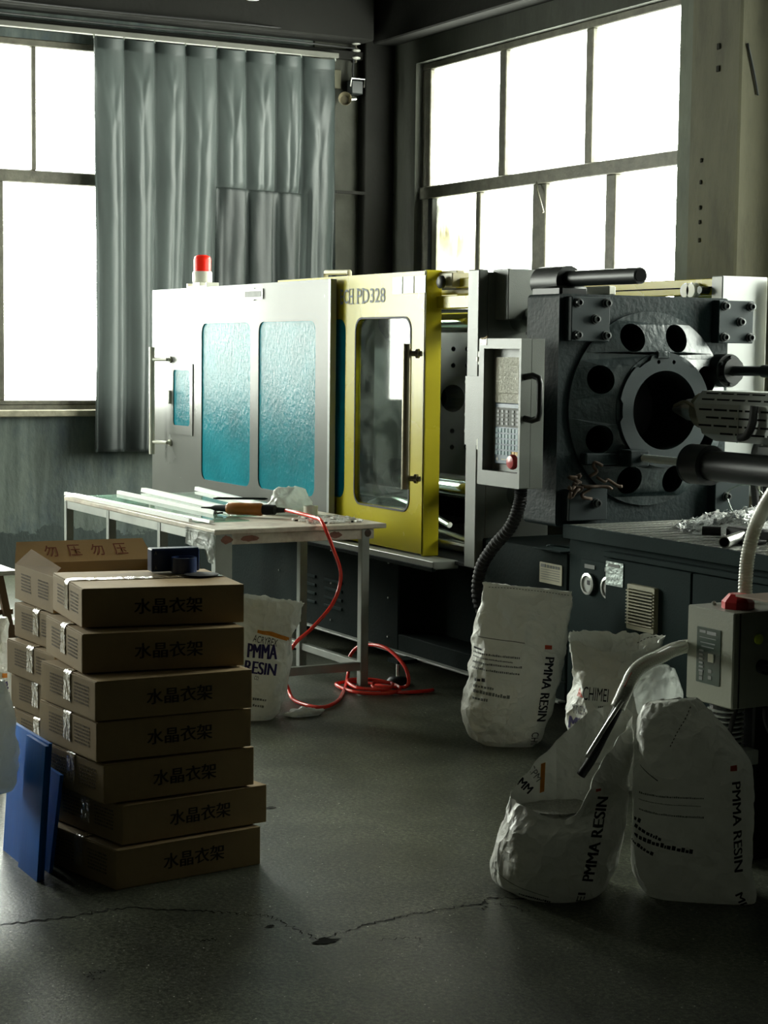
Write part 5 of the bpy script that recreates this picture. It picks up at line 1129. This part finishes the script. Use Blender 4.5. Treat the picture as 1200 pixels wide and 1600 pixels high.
# ================================================================== CARTONS
BW, BD, BH = .49, .40, .118
RACK = .08
def carton(loc, rz, label, group, open_top=False):
    c = empty('carton', loc, label, 'box', group, rz=rz)
    def OB(n, b, m, par=c, **k):
        for v in b.verts: v.co.y += RACK * v.co.x          # the cartons are racked slightly out of square
        return obj(n, b, m, par, local=True, **k)
    if open_top:
        b2 = B(); tk = .004
        box(b2, -BD, 0, 0, BW, 0, tk); box(b2, -tk, 0, 0, BW, tk, BH); box(b2, -BD, -BD + tk, 0, BW, tk, BH); box(b2, -BD + tk, -tk, 0, tk, tk, BH); box(b2, -BD + tk, -tk, BW - tk, BW, tk, BH)
        OB('body', b2, M_card)
    else:
        OB('body', bx(-BD, 0, 0, BW, 0, BH - .004, .004, 2), M_card)
        b2 = bx(-BD / 2 + .0015, .001, .004, BW - .001, BH - .004, BH, .0012)
        fl = OB('top_flap', b2, M_card)
        for v in fl.data.vertices:
            if v.co.x > -.02: v.co.z -= .002
        OB('top_flap', bx(-BD - .001, -BD / 2 - .0015, .002, BW - .004, BH - .0045, BH - .0005, .0012), M_card)
        b2 = B(); n_ = 40
        P = [(-BD / 2, -.0016, .03 - .0), (-BD / 2, -.0016, BH - .006), (-BD / 2, .004, BH + .0014), (-BD / 2, BW - .004, BH + .0014), (-BD / 2, BW + .0016, BH - .006), (-BD / 2, BW + .0016, .05)]
        hw = .024; rnd = random.Random(5); prev = None
        for a, b in zip(P, P[1:]):
            m_ = max(1, int((Vector(b) - Vector(a)).length / .012))
            for q in range(m_ + (1 if b == P[-1] else 0)):
                p = Vector(a).lerp(Vector(b), q / m_); j = rnd.uniform(0, .0018); side = a[1] < 0 or b[1] > BW
                e0 = b2.verts.new((p.x - hw + rnd.uniform(-.001, .001), p.y - (j if a[1] < 0 else 0), p.z + (0 if side else j))); e1 = b2.verts.new((p.x + hw + rnd.uniform(-.001, .001), p.y - (j if a[1] < 0 else 0), p.z + (0 if side else j)))
                if prev: b2.faces.new((prev[0], prev[1], e1, e0))
                prev = (e0, e1)
        OB('packing_tape', b2, M_tape, smooth=True)
    b2 = B(); put_text(b2, '水晶衣架', (.0012, .155, .036), (0, .205, 0), (0, 0, .046)); put_text(b2, '水晶衣架', (.0012, .1575, .0365), (0, .205, 0), (0, 0, .046)); OB('front_print', b2, M_cardprint)
    b2 = B(); rnd = random.Random(2)
    for x0 in (-.33, -.15):                       # two small printed blocks, illegible at this distance
        for r_ in range(6):
            z = .088 - r_ * .0105; x = x0
            while x < x0 + .10:
                l_ = rnd.uniform(.004, .012); box(b2, x, x + l_, -.0012, -.0008, z, z + .0055); x += l_ + rnd.uniform(.002, .006)
    OB('side_print', b2, M_cardfaint, kind='stuff')
    return c
near = [(-4.880, 1.816, .131), (-4.905, 1.845, .122), (-4.925, 1.797, .070), (-4.940, 1.780, .014), (-4.930, 1.773, -.007), (-5.040, 1.772, -.14), (-5.120, 1.800, -.192)]
PZ, PZR = .1216, .1170
nm = ['bottom carton of the near stack, on the floor', 'second carton from the bottom of the near stack, pushed out to the right', 'third carton from the bottom of the near stack', 'fourth carton up, in the middle of the near stack', 'third carton from the top of the near stack, its right end sticking out', 'second carton from the top of the near stack', 'taped top carton of the near stack, carrying the blue box']
c0_ = None
for k, (x, y, rz) in enumerate(near):
    if c0_ is None: c0_ = carton((x, y, 0.0), rz, nm[k], 'cartons in the near stack')
    else: copy_thing(c0_, (x, y, k * PZ), rz, nm[k])
far_l = [(-5.93, 1.840, .05), (-5.93, 1.842, .03), (-5.92, 1.840, .0), (-5.93, 1.835, .02), (-5.93, 1.822, .0), (-5.95, 1.855, -.03), (-6.02, 1.880, -.08)]      # far-left corners of the rear stack
nm2 = ['bottom carton of the rear stack, hidden behind the blue sheets', 'second carton up in the rear stack, behind the blue sheets', 'third carton up in the rear stack, behind the blue sheets', 'carton just above the blue sheets in the rear stack', 'rear-stack carton with its left end furthest to the left', 'rear-stack carton directly under the open carton', 'open carton with its flap up on top of the rear stack']
for k, (x, y, rz) in enumerate(far_l):
    nx = x + BD * math.cos(rz); ny = y + BD * math.sin(rz) + RACK * BD
    if k < 6:
        d = copy_thing(c0_, (nx, ny, k * PZR), rz, nm2[k]); d['group'] = 'cartons in the rear stack'; d.scale = (1, 1, PZR / PZ)
    else:
        oc = carton((nx, ny, k * PZR), rz, nm2[k], 'cartons in the rear stack', True)
        def O2(n, b, m, **kk):
            for v in b.verts: v.co.y += RACK * max(v.co.x, -BD)
            return obj(n, b, m, oc, local=True, **kk)
        b2 = B(); V = [b2.verts.new(p) for p in ((-BD, .0, BH), (-BD, BW, BH), (-BD - .11, BW - .01, BH + .062), (-BD - .11, .03, BH + .062))]; b2.faces.new(V); bmesh.ops.solidify(b2, geom=b2.faces, thickness=.004)
        O2('back_flap', b2, M_card)
        b2 = B(); V = [b2.verts.new(p) for p in ((-BD, .002, BH), (-.004, .002, BH), (-.07, .05, BH + .02), (-BD + .02, .05, BH + .05))]; b2.faces.new(V); bmesh.ops.solidify(b2, geom=b2.faces, thickness=.004)
        O2('short_flap', b2, M_card)
        u = Vector((0, 1, 0)); vv = Vector((-.11, 0, .058)).normalized(); o_ = Vector((-BD + .0022, 0, BH + .0022))
        for i, ch in enumerate('勿压勿压'):
            b2 = B(); put_text(b2, ch, o_ + u * (.115 + i * .082) + vv * .030, u * .046, vv * .070, .006); O2('flap_print', b2, M_cardred)

# blue tape box and roll on the top carton
zt = 7 * PZ + .0005
t = empty('blue_tape_box', (-5.36, 2.20, zt), 'dark blue open box standing on the top carton', 'box')
bm = B(); R = Matrix.Rotation(-.10, 4, 'Z')
def rot(bm, c): bmesh.ops.rotate(bm, verts=bm.verts, cent=Vector(c), matrix=R.to_3x3())
b2 = bx(-5.42, -5.37, 2.118, 2.275, zt, zt + .072, .003); rot(b2, (-5.37, 2.118, zt)); obj('body', b2, M_tapeblue, t)
b2 = bx(-5.418, -5.372, 2.120, 2.273, zt + .072, zt + .0735, .0006); rot(b2, (-5.37, 2.118, zt)); obj('lid_edge', b2, M_tapeblue, t)
b2 = B(); put_text(b2, 'A', (-5.368, 2.127, zt + .055), (0, .008, 0), (0, 0, .011)); put_text(b2, 'A', (-5.368, 2.127, zt + .008), (0, .008, 0), (0, 0, .011)); rot(b2, (-5.37, 2.118, zt)); obj('corner_mark', b2, M_keyw, t)
b2 = B(); ring(b2, (-5.315, 2.205, zt), (-5.315, 2.205, zt + .050), .040, .033, 36)
rl_ = lay('tape_roll', b2, M_tapeblue, 'short dark blue tape roll on the carton in front of the blue box', 'roll', smooth=40)
tr_ = lay('paper_tray', lathe(B(), [(.052, 0), (.055, .003), (.05, .004)], (-5.245, 2.235, zt), seg=24), M_rubber, 'thin dark disc lying on the top carton beside the blue roll', 'disc', smooth=40)

# blue plastic sheets leaning against the stacks
def sheet(x0, x1, yb, yt, h, label):
    b2 = B(); th = .011
    V = [b2.verts.new(p) for p in ((x0, yb, 0), (x1, yb, 0), (x1, yb + th, 0), (x0, yb + th, 0), (x0, yt, h), (x1, yt, h), (x1, yt + th, h), (x0, yt + th, h))]
    bmesh.ops.convex_hull(b2, input=V)
    s_ = tag(obj('blue_sheet', b2, M_bluesheet), label, 'sheet', 'blue sheets beside the cartons')
    return s_
sheet(-5.44, -5.075, 1.655, 1.682, .402, 'tall blue plastic sheet standing in front of the carton stacks at the left')
sheet(-5.240, -5.062, 1.640, 1.668, .398, 'narrow blue sheet on the outer face of the tall blue one')
sheet(-5.40, -5.130, 1.700, 1.735, .292, 'lower dark blue sheet half hidden behind the tall blue one')

# ================================================================== RESIN BAGS
def ring_up(r, n=13): return catmull(r, n, True)
def bag_mesh(rings, amp=.010, seed=0, cap_top=True, inner=None, nv=14):
    R = [ring_up(r) for r in rings]; m_ = len(R[0]); cols = [catmull([R[j][i] for j in range(len(R))], nv) for i in range(m_)]
    rows = len(cols[0]); bm = B(); V = []
    for j in range(rows):
        row = []
        c = sum((cols[i][j] for i in range(m_)), Vector()) / m_
        for i in range(m_):
            p = cols[i][j].copy(); d = (p - c); d.z = 0
            if d.length > 1e-5: d.normalize()
            q = p + Vector((seed * 3.7, seed, 0))
            wv = Vector((noise.noise(q * 4), noise.noise(q * 4 + Vector((9, 0, 0))), noise.noise(q * 4 + Vector((0, 9, 0))))) * .06
            n1 = noise.noise(q * 6.0)
            n2 = 1 - 3.0 * abs(noise.noise((q + wv) * 8.5)); n3 = 1 - 3.0 * abs(noise.noise(Vector((q.x * 19, q.y * 19, q.z * 8)) + wv * 30)); n4 = 1 - 3.0 * abs(noise.noise((q + wv) * 27))
            t_ = j / (rows - 1); f = amp * (.55 + 1.0 * t_) * (0.25 if p.z < .02 else 1)
            p = p + d * f * (.55 * n1 + .55 * n2 + .30 * n3 + .16 * n4)
            p.z = max(p.z, 0.0 if rings[0][0][2] == 0 else p.z)
            if t_ > .85: p.z += amp * .7 * noise.noise(Vector((i * .33, seed, 1)))
            row.append(bm.verts.new(p))
        V.append(row)
    for j in range(rows - 1):
        for i in range(m_):
            k = (i + 1) % m_; bm.faces.new((V[j][i], V[j][k], V[j + 1][k], V[j + 1][i]))
    bm.faces.new(V[0][::-1])
    if inner:
        prev = V[-1]; zf = inner[0]; c = sum((v.co for v in V[-1]), Vector()) / m_
        for sc_, dz in inner[1:]:                       # inside face of the open mouth, going down to what is left in the bag
            nr = []
            for v in V[-1]:
                q = c.lerp(v.co, sc_); q.z = v.co.z + (min(zf, v.co.z - .01) - v.co.z) * dz
                nr.append(bm.verts.new(q))
            for i in range(m_): k = (i + 1) % m_; bm.faces.new((prev[i], prev[k], nr[k], nr[i]))
            prev = nr
        bm.faces.new(prev)
    elif cap_top: bm.faces.new(V[-1])
    return bm
def print_on(bagobj, bvh, items, parent):
    g = {}
    def hit(a, z, off=.0016):
        r = bvh.ray_cast(Vector((a, -2, z)), Vector((0, 1, 0)))
        return r[0] + Vector((0, -off, 0)) if r[0] is not None else None
    def drape(src, key):
        # split long edges so that the print follows the folds
        for _ in range(4):
            es = [e for e in src.edges if e.calc_length() > .012]
            if not es: break
            bmesh.ops.subdivide_edges(src, edges=es, cuts=1); bmesh.ops.triangulate(src, faces=src.faces)
        dead = []
        for v in src.verts:
            h = hit(v.co.x, v.co.z)
            if h is None: dead.append(v)
            else: v.co = h
        if dead: bmesh.ops.delete(src, geom=dead, context='VERTS')
        merge(g.setdefault(key, B()), src)
    for it in items:
        if it[0] == 't':
            _, body, a, b, h, k = it; d = Vector((b[0] - a[0], 0, b[1] - a[1])); n_ = Vector((-d.z, 0, d.x)).normalized()
            s = B()
            for sh in ((-.5, 0, .5) if body in ('PMMA RESIN', 'PMMA', 'RESIN', 'MMA', 'ESIN', 'MEI', 'IEI', 'MM') else (0,)): put_text(s, body, Vector((a[0], 0, a[1])) + d.normalized() * sh * h * .09, d, n_ * h)
            drape(s, k + 'T' + body)
        elif it[0] == 'q':
            s = B(); s.faces.new([s.verts.new((a, 0, z)) for a, z in it[1]]); bmesh.ops.triangulate(s, faces=s.faces); drape(s, it[2] + 'M')
        elif it[0] == 'd':
            _, pts, n_, k = it; P = catmull([Vector((a, 0, z)) for a, z in pts], 20)
            L_ = [0]
            for a, b in zip(P, P[1:]): L_.append(L_[-1] + (b - a).length)
            def at(s_):
                for i in range(len(P) - 1):
                    if L_[i + 1] >= s_: return P[i].lerp(P[i + 1], (s_ - L_[i]) / max(1e-6, L_[i + 1] - L_[i]))
                return P[-1]
            for i in range(n_):
                a = at(L_[-1] * (i + .2) / n_); b = at(L_[-1] * (i + .75) / n_); d = (b - a).normalized(); q = Vector((-d.z, 0, d.x)) * .0011
                s = B(); s.faces.new([s.verts.new(p) for p in (a - q, b - q, b + q, a + q)]); bmesh.ops.triangulate(s, faces=s.faces); drape(s, k + 'S')
        elif it[0] == 'p':
            _, a, b, h, k = it; rnd = random.Random(int(a[1] * 9999)); A_ = Vector((a[0], 0, a[1])); D = Vector((b[0] - a[0], 0, b[1] - a[1])); l_ = D.length; D.normalize(); U = Vector((-D.z, 0, D.x)); x = 0
            while x < l_:
                w_ = rnd.uniform(.35, .9) * h; s = B(); hh = h * rnd.uniform(.6, .95)
                s.faces.new([s.verts.new(A_ + D * xx + U * zz) for xx, zz in ((x, 0), (x + w_, 0), (x + w_, hh), (x, hh))]); bmesh.ops.triangulate(s, faces=s.faces); drape(s, k + 'P'); x += w_ + rnd.uniform(.12, .3) * h
    for k, s in g.items():
        nm_ = {'T': 'bag_lettering', 'M': 'bag_mark', 'S': 'stitching', 'P': 'small_print'}[k[1]]
        if len(s.verts): obj(nm_, s, INK[k[0]], parent, local=True, kind='stuff' if k[1] in 'SP' else None)
        else: s.free()
def bag(key, name, label, cat='bag', m=None, amp=.010, inner=None, group=None, extra=None):
    d = BAGS[key]; c = empty(name, d['o'], label, cat, group, rz=d['rz'] if d['rz'] else 1e-6)
    bm = bag_mesh(d['rings'], amp, len(key) + ord(key), True, inner)
    bmesh.ops.recalc_face_normals(bm, faces=bm.faces)
    bvh = BVHTree.FromBMesh(bm)
    bd = obj('bag_body', bm, m or M_bag, c, local=True, smooth=50)
    print_on(bd, bvh, d['prints'], c)
    return c
GB = 'white woven resin bags'
bagA = bag('A', 'resin_bag', 'tall closed white resin bag standing by the machine under the operator panel', group=GB, amp=.012)
bagB = bag('B', 'resin_bag', 'white resin bag with a rolled top between the cartons and the table leg', group=GB, amp=.014, inner=[.44, (.97, .02), (.93, .3), (.85, .8), (.3, 1)])
bagC = bag('C', 'resin_bag', 'half-empty open white bag with a wide mouth, behind the two full bags', group=GB, amp=.018, inner=[.40, (.97, .02), (.94, .3), (.88, .8), (.2, 1)])
bagD = bag('D', 'resin_bag', 'slumped open white resin bag in front with the suction pipe in it', group=GB, amp=.009, inner=[.235, (.975, .02), (.95, .25), (.90, .7), (.8, .98), (.3, 1)])
bagE = bag('E', 'resin_bag', 'big full white resin bag with a crumpled top below the grey control box', group=GB, amp=.008)
bagF = bag('F', 'resin_bag', 'white resin bag behind the cartons at the left picture edge', group=GB)
bagG = bag('G', 'plastic_bag', 'crumpled translucent plastic bag at the left picture edge in front of the blue sheets', m=M_plastic, amp=.016)
# folded top of the big bag
fp_ = [(-4.274, 3.201, .505), (-4.219, 3.238, .500), (-4.199, 3.296, .520), (-4.306, 3.208, .576), (-4.244, 3.255, .592), (-4.209, 3.316, .565), (-4.314, 3.247, .619), (-4.271, 3.285, .646), (-4.248, 3.314, .634)]
rws = [catmull(fp_[i * 3:i * 3 + 3], 8) for i in range(3)]; bm = B(); G = []
cs = [catmull([rws[j][i] for j in range(3)], 8) for i in range(len(rws[0]))]
for j in range(17):
    G.append([bm.verts.new(cs[i][j] + Vector((.5, -.5, 0)) * (.016 * noise.noise(Vector((i * .5, j * .4, 3))))) for i in range(17)])
for j in range(16):
    for i in range(16): bm.faces.new((G[j][i], G[j][i + 1], G[j + 1][i + 1], G[j + 1][i]))
bmesh.ops.solidify(bm, geom=bm.faces, thickness=.002)
ee = BAGS['E']; inv = (Matrix.Translation(ee['o']) @ Matrix.Rotation(ee['rz'], 4, 'Z')).inverted()
for v in bm.verts: v.co = inv @ v.co
obj('folded_top', bm, M_plastic, bagE, local=True, smooth=True)
# pellets inside the slumped bag
bm = B(); bmesh.ops.create_circle(bm, cap_ends=True, segments=28, radius=.11)
for v in bm.verts: v.co = Vector((v.co.x * 1.0, v.co.y * 1.0 + .01, .243))
bmesh.ops.recalc_face_normals(bm, faces=bm.faces)
obj('pellets', bm, M_pellet, bagD, local=True, kind='stuff')
# carton under the clear bag, outside the left picture edge
lay('stacked_crate', bx(-5.62, -5.22, 1.26, 1.50, 0, .198, .006), M_bluesheet, 'blue crate under the translucent plastic bag, mostly outside the left picture edge', 'crate')

# ================================================================== RESIN LOADER with its hoses
ld = empty('resin_loader', (-4.36, 3.72, 0), 'grey-beige loader control box with a red cap behind the big resin bag', 'loader')
bm = bx(-4.495, -4.272, 3.55, 3.86, .487, .780, .004)
bd = obj('control_box', bm, M_boxgrey, ld)
obj('box_door_seam', bx(-4.2725, -4.2705, 3.572, 3.576, .49, .778), M_slot, bd)
obj('display_overlay', plate(B(), rrect(-4.443, -4.330, .548, .720, .003, 2), [], XZ(3.5475), 0, .003), M_panelgreen, bd)
bm = B()
for x, z, w_, h in ((-4.430, .703, .03, .008), (-4.395, .701, .045, .010), (-4.425, .672, .07, .003), (-4.42, .66, .06, .003), (-4.43, .688, .08, .002)): box(bm, x, x + w_, 3.5465, 3.5476, z, z + h)
obj('overlay_print', bm, M_keyw, bd)
obj('start_button', bx(-4.385, -4.358, 3.544, 3.548, .617, .643, .001), M_ivory, bd)
for k in range(6): obj('indicator', bx(-4.428, -4.408, 3.545, 3.548, .645 - k * .0125, .650 - k * .0125), M_keyw, bd)
for x, z in ((-4.385, .583), (-4.385, .563), (-4.428, .57), (-4.428, .555)): obj('arrow_key', bx(x, x + .018, 3.546, 3.548, z, z + .012, .001), M_greyink, bd)
cap = lathe(B(), [(.050, 0), (.050, .022), (.030, .044), (.028, .046)], (-4.365, 3.64, .779), seg=8); obj('red_cap', cap, M_redcap, bd)
obj('cap_screw', lathe(B(), [(.006, 0), (.008, .008), (.003, .013)], (-4.455, 3.62, .779), seg=10), M_steel, bd, smooth=40)
kn = B(); cyl(kn, (-4.272, 3.66, .612), (-4.245, 3.66, .612), .022, seg=18); box(kn, -4.25, -4.225, 3.640, 3.70, .604, .622, .003); obj('isolator_switch', kn, M_black, bd, smooth=35)
obj('status_light', lathe(B(), [(.016, 0), (.016, .006), (.010, .010)], (-4.272, 3.645, .697), (1, 0, 0), 16), M_lime, bd, label='round green and orange status light', smooth=40)
obj('loose_lid', bx(-4.33, -3.98, 3.60, 3.86, .822, .828, .001), M_cardlid, ld)
obj('lid_support', cyl(B(), (-4.26, 3.72, .779), (-4.26, 3.72, .823), .03, seg=16), M_black, ld)
# ribbed motor and stand below the box
bm = B(); box(bm, -4.46, -4.30, 3.66, 3.86, .0, .487, .006); obj('stand_column', bm, M_black, ld)
for k in range(9): obj('cooling_fin', lathe(B(), [(.05, 0), (.058, .003), (.058, .006), (.05, .009)], (-4.36, 3.60, .342 + k * .0155), seg=20), M_alud, ld, smooth=40)
obj('fin_core', cyl(B(), (-4.36, 3.60, .30), (-4.36, 3.60, .487), .05, seg=20), M_black, ld)
obj('foot_block', bx(-4.33, -4.27, 3.58, 3.66, .31, .355, .003), M_alud, ld)
obj('foot_post', bx(-4.32, -4.28, 3.60, 3.66, 0, .31, .003), M_black, ld)
for pts in ([(-4.31, 3.60, .487), (-4.305, 3.58, .44), (-4.315, 3.58, .40), (-4.33, 3.60, .37)], [(-4.25, 3.66, .487), (-4.24, 3.66, .44), (-4.215, 3.68, .38), (-4.19, 3.70, .30)]):
    obj('power_lead', tube(B(), pts, .008, 8, 6), M_rubber, ld, smooth=True)
# clear hose: suction pipe in the slumped bag, arc, loader inlet
t = empty('suction_hose', (-4.28, 3.05, .38), 'clear reinforced hose arching from the slumped bag to the control box', 'hose')
obj('suction_pipe', tube(B(), [(-4.300, 3.022, .335), (-4.282, 3.048, .386), (-4.262, 3.080, .465), (-4.243, 3.115, .548), (-4.239, 3.140, .600)], .0135, 14, 6), M_void, t, smooth=True)
obj('suction_pipe', tube(B(), [(-4.268, 3.018, .395), (-4.250, 3.060, .470), (-4.226, 3.110, .560)], .006, 10, 6), M_steel, t, label='thin bright pipe beside the dark one', smooth=True)
hp = [(-4.246, 3.108, .535), (-4.240, 3.136, .595), (-4.240, 3.163, .637), (-4.247, 3.207, .659), (-4.274, 3.274, .668), (-4.33, 3.36, .672), (-4.42, 3.46, .660), (-4.52, 3.56, .643), (-4.545, 3.66, .638), (-4.498, 3.72, .64)]
obj('hose_wall', tube(B(), hp, .0215, 18, 12), M_hose, t, smooth=True)
P = catmull(hp, 60); bm = B(); T0 = None
for nturn, r_ in ((60, .0216),):
    q = []; nrm = None
    for i, p in enumerate(P):
        T_ = (P[min(i + 1, len(P) - 1)] - P[max(0, i - 1)]).normalized()
        nrm = T_.orthogonal().normalized() if nrm is None else (nrm - T_ * nrm.dot(T_)).normalized(); bn = T_.cross(nrm)
        a = 2 * PI * nturn * i / len(P); q.append(p + (nrm * math.cos(a) + bn * math.sin(a)) * r_)
    tube(bm, q, .0006, 5, 1, smooth=False)
obj('spiral', bm, M_strip, t, smooth=True)
obj('hose_stripe', tube(B(), [Vector(p) + Vector((.012, -.0185, .004)) for p in hp[1:]], .0016, 6, 8), M_redink, t, smooth=True)
t = empty('feed_hose', (-4.46, 3.75, .79), 'ribbed clear hose rising from behind the red cap to the right edge', 'hose')
h2 = [(-4.44, 3.80, .70), (-4.455, 3.75, .79), (-4.462, 3.75, .87), (-4.450, 3.75, .95), (-4.415, 3.75, 1.04), (-4.35, 3.75, 1.13), (-4.26, 3.75, 1.22), (-4.12, 3.80, 1.33), (-3.98, 3.95, 1.43), (-3.90, 4.20, 1.50), (-3.90, 4.38, 1.52)]
obj('hose_wall', tube(B(), h2, .022, 18, 16, corr=.05), M_hose, t, smooth=40)
t = empty('clear_bottle', (-4.19, 3.75, .829), 'clear bottle with a lime band at the right edge above the control box', 'bottle')
obj('bottle_body', lathe(B(), [(.03, 0), (.032, .01), (.032, .085), (.012, .12), (.012, .14)], (-4.20, 3.74, .829), seg=20), M_clearpl, t, smooth=40)
obj('bottle_band', cyl(B(), (-4.20, 3.74, .85), (-4.20, 3.74, .875), .0328, seg=20), M_lime, t, smooth=40)
obj('bottle_rim', ring(B(), (-4.20, 3.74, .893), (-4.20, 3.74, .898), .036, .03, 20), M_alud, t, smooth=40)

# ================================================================== ON THE HYDRAULIC CABINET
bm = B(); rnd = random.Random(21)
def heapz(x, y):
    u = (x + 5.55) / .48; v = (y - 4.92) / .42; d = u * u + v * v
    return .085 * max(0, 1 - d) ** .6 * (.7 + .6 * noise.noise(Vector((x * 9, y * 9, 2))))
NX, NY = 60, 50; G = []
for j in range(NY + 1):
    G.append([])
    for i in range(NX + 1):
        x = -6.02 + .94 * i / NX; y = 4.50 + .84 * j / NY; h = heapz(x, y)
        h = h + (.020 * (1 - 2 * abs(noise.noise(Vector((x * 28, y * 28, 5))))) if h > .002 else 0)
        G[-1].append(bm.verts.new((x, y, .8545 + max(0, h))))
for j in range(NY):
    for i in range(NX):
        f = (G[j][i], G[j][i + 1], G[j + 1][i + 1], G[j + 1][i])
        if max(v.co.z for v in f) > .8555: bm.faces.new(f)
bmesh.ops.delete(bm, geom=[v for v in bm.verts if not v.link_faces], context='VERTS')
for k in range(900):
    a = rnd.uniform(0, 2 * PI); r_ = math.sqrt(rnd.random()); x = -5.55 + .50 * r_ * math.cos(a); y = 4.92 + .44 * r_ * math.sin(a)
    if y < 4.42: continue
    z = .857 + heapz(x, y); q = [Vector((x, y, z))]; d = Vector((rnd.uniform(-1, 1), rnd.uniform(-1, 1), rnd.uniform(-.1, .6)))
    w_ = rnd.uniform(.004, .010); pr = None
    for i in range(5):
        c = q[0] + d * .011 * i + Vector((0, 0, .008 * math.sin(i * 1.3 + k))); c.z = max(c.z, .857); s_ = Vector((-d.y, d.x, .3 * math.sin(k + i))).normalized() * w_
        a_, b_ = bm.verts.new(c - s_), bm.verts.new(c + s_)
        if pr: bm.faces.new((pr[0], pr[1], b_, a_))
        pr = (a_, b_)
tag(obj('film_shreds', bm, M_clearfilm, smooth=True), 'heap of shiny shredded clear film on the tread plate', 'scrap')['kind'] = 'stuff'
t = empty('air_gun', (-5.40, 4.50, .857), 'dark hand tool with a bright steel tube lying on the tread plate', 'tool')
obj('steel_tube', cyl(B(), (-5.20, 4.265, .878), (-5.36, 4.49, .878), .021, seg=20), M_steel, t, smooth=40)
obj('tube_end', cyl(B(), (-5.1985, 4.263, .878), (-5.198, 4.2625, .878), .017, seg=16), M_slot, t)
bm = B(); box(bm, -5.46, -5.28, 4.48, 4.56, .858, .905, .008); cyl(bm, (-5.47, 4.47, .885), (-5.52, 4.42, .885), .018, seg=12); box(bm, -5.30, -5.24, 4.40, 4.50, .858, .872, .003)
obj('tool_body', bm, M_rubber, t, smooth=40)

# ================================================================== STOOL at the left edge
t = empty('stool', (-8.98, 2.58, 0), 'low wooden stool with a white seat at the left picture edge', 'stool')
obj('seat', bx(-9.16, -8.80, 2.40, 2.76, .425, .450, .01, 2), M_seat, t)
for sx_ in (-1, 1):
    for sy_ in (-1, 1):
        b2 = B(); V = [b2.verts.new((-8.98 + sx_ * (.13 + .05 * f) + ax_ * .018, 2.58 + sy_ * (.10 + .07 * f) + ay_ * .018, .425 - .425 * f)) for f in (0, 1) for ax_ in (-1, 1) for ay_ in (-1, 1)]
        bmesh.ops.convex_hull(b2, input=V); obj('leg', b2, M_wood, t)
for z, o_ in ((.225, .13), (.15, .155)):
    for s_ in (-1, 1): obj('stretcher', bx(-8.98 + s_ * o_ - .01, -8.98 + s_ * o_ + .01, 2.58 - .17, 2.58 + .17, z, z + .026, .002), M_wood, t)
lay('floor_pipe', cyl(B(), (-10.2, 2.6, .05), (-9.3, 3.1, .05), .05, seg=18), M_alud, 'grey pipe lying on the floor behind the stool', 'pipe', smooth=40)
# scrap of clear film by the bag at the table foot
crumple('film_scrap', (-6.93, 3.43, 0), .05, .09, .028, 7.7, M_plastic, 'scrap of clear film on the floor by the table brace', 'scrap', .5)
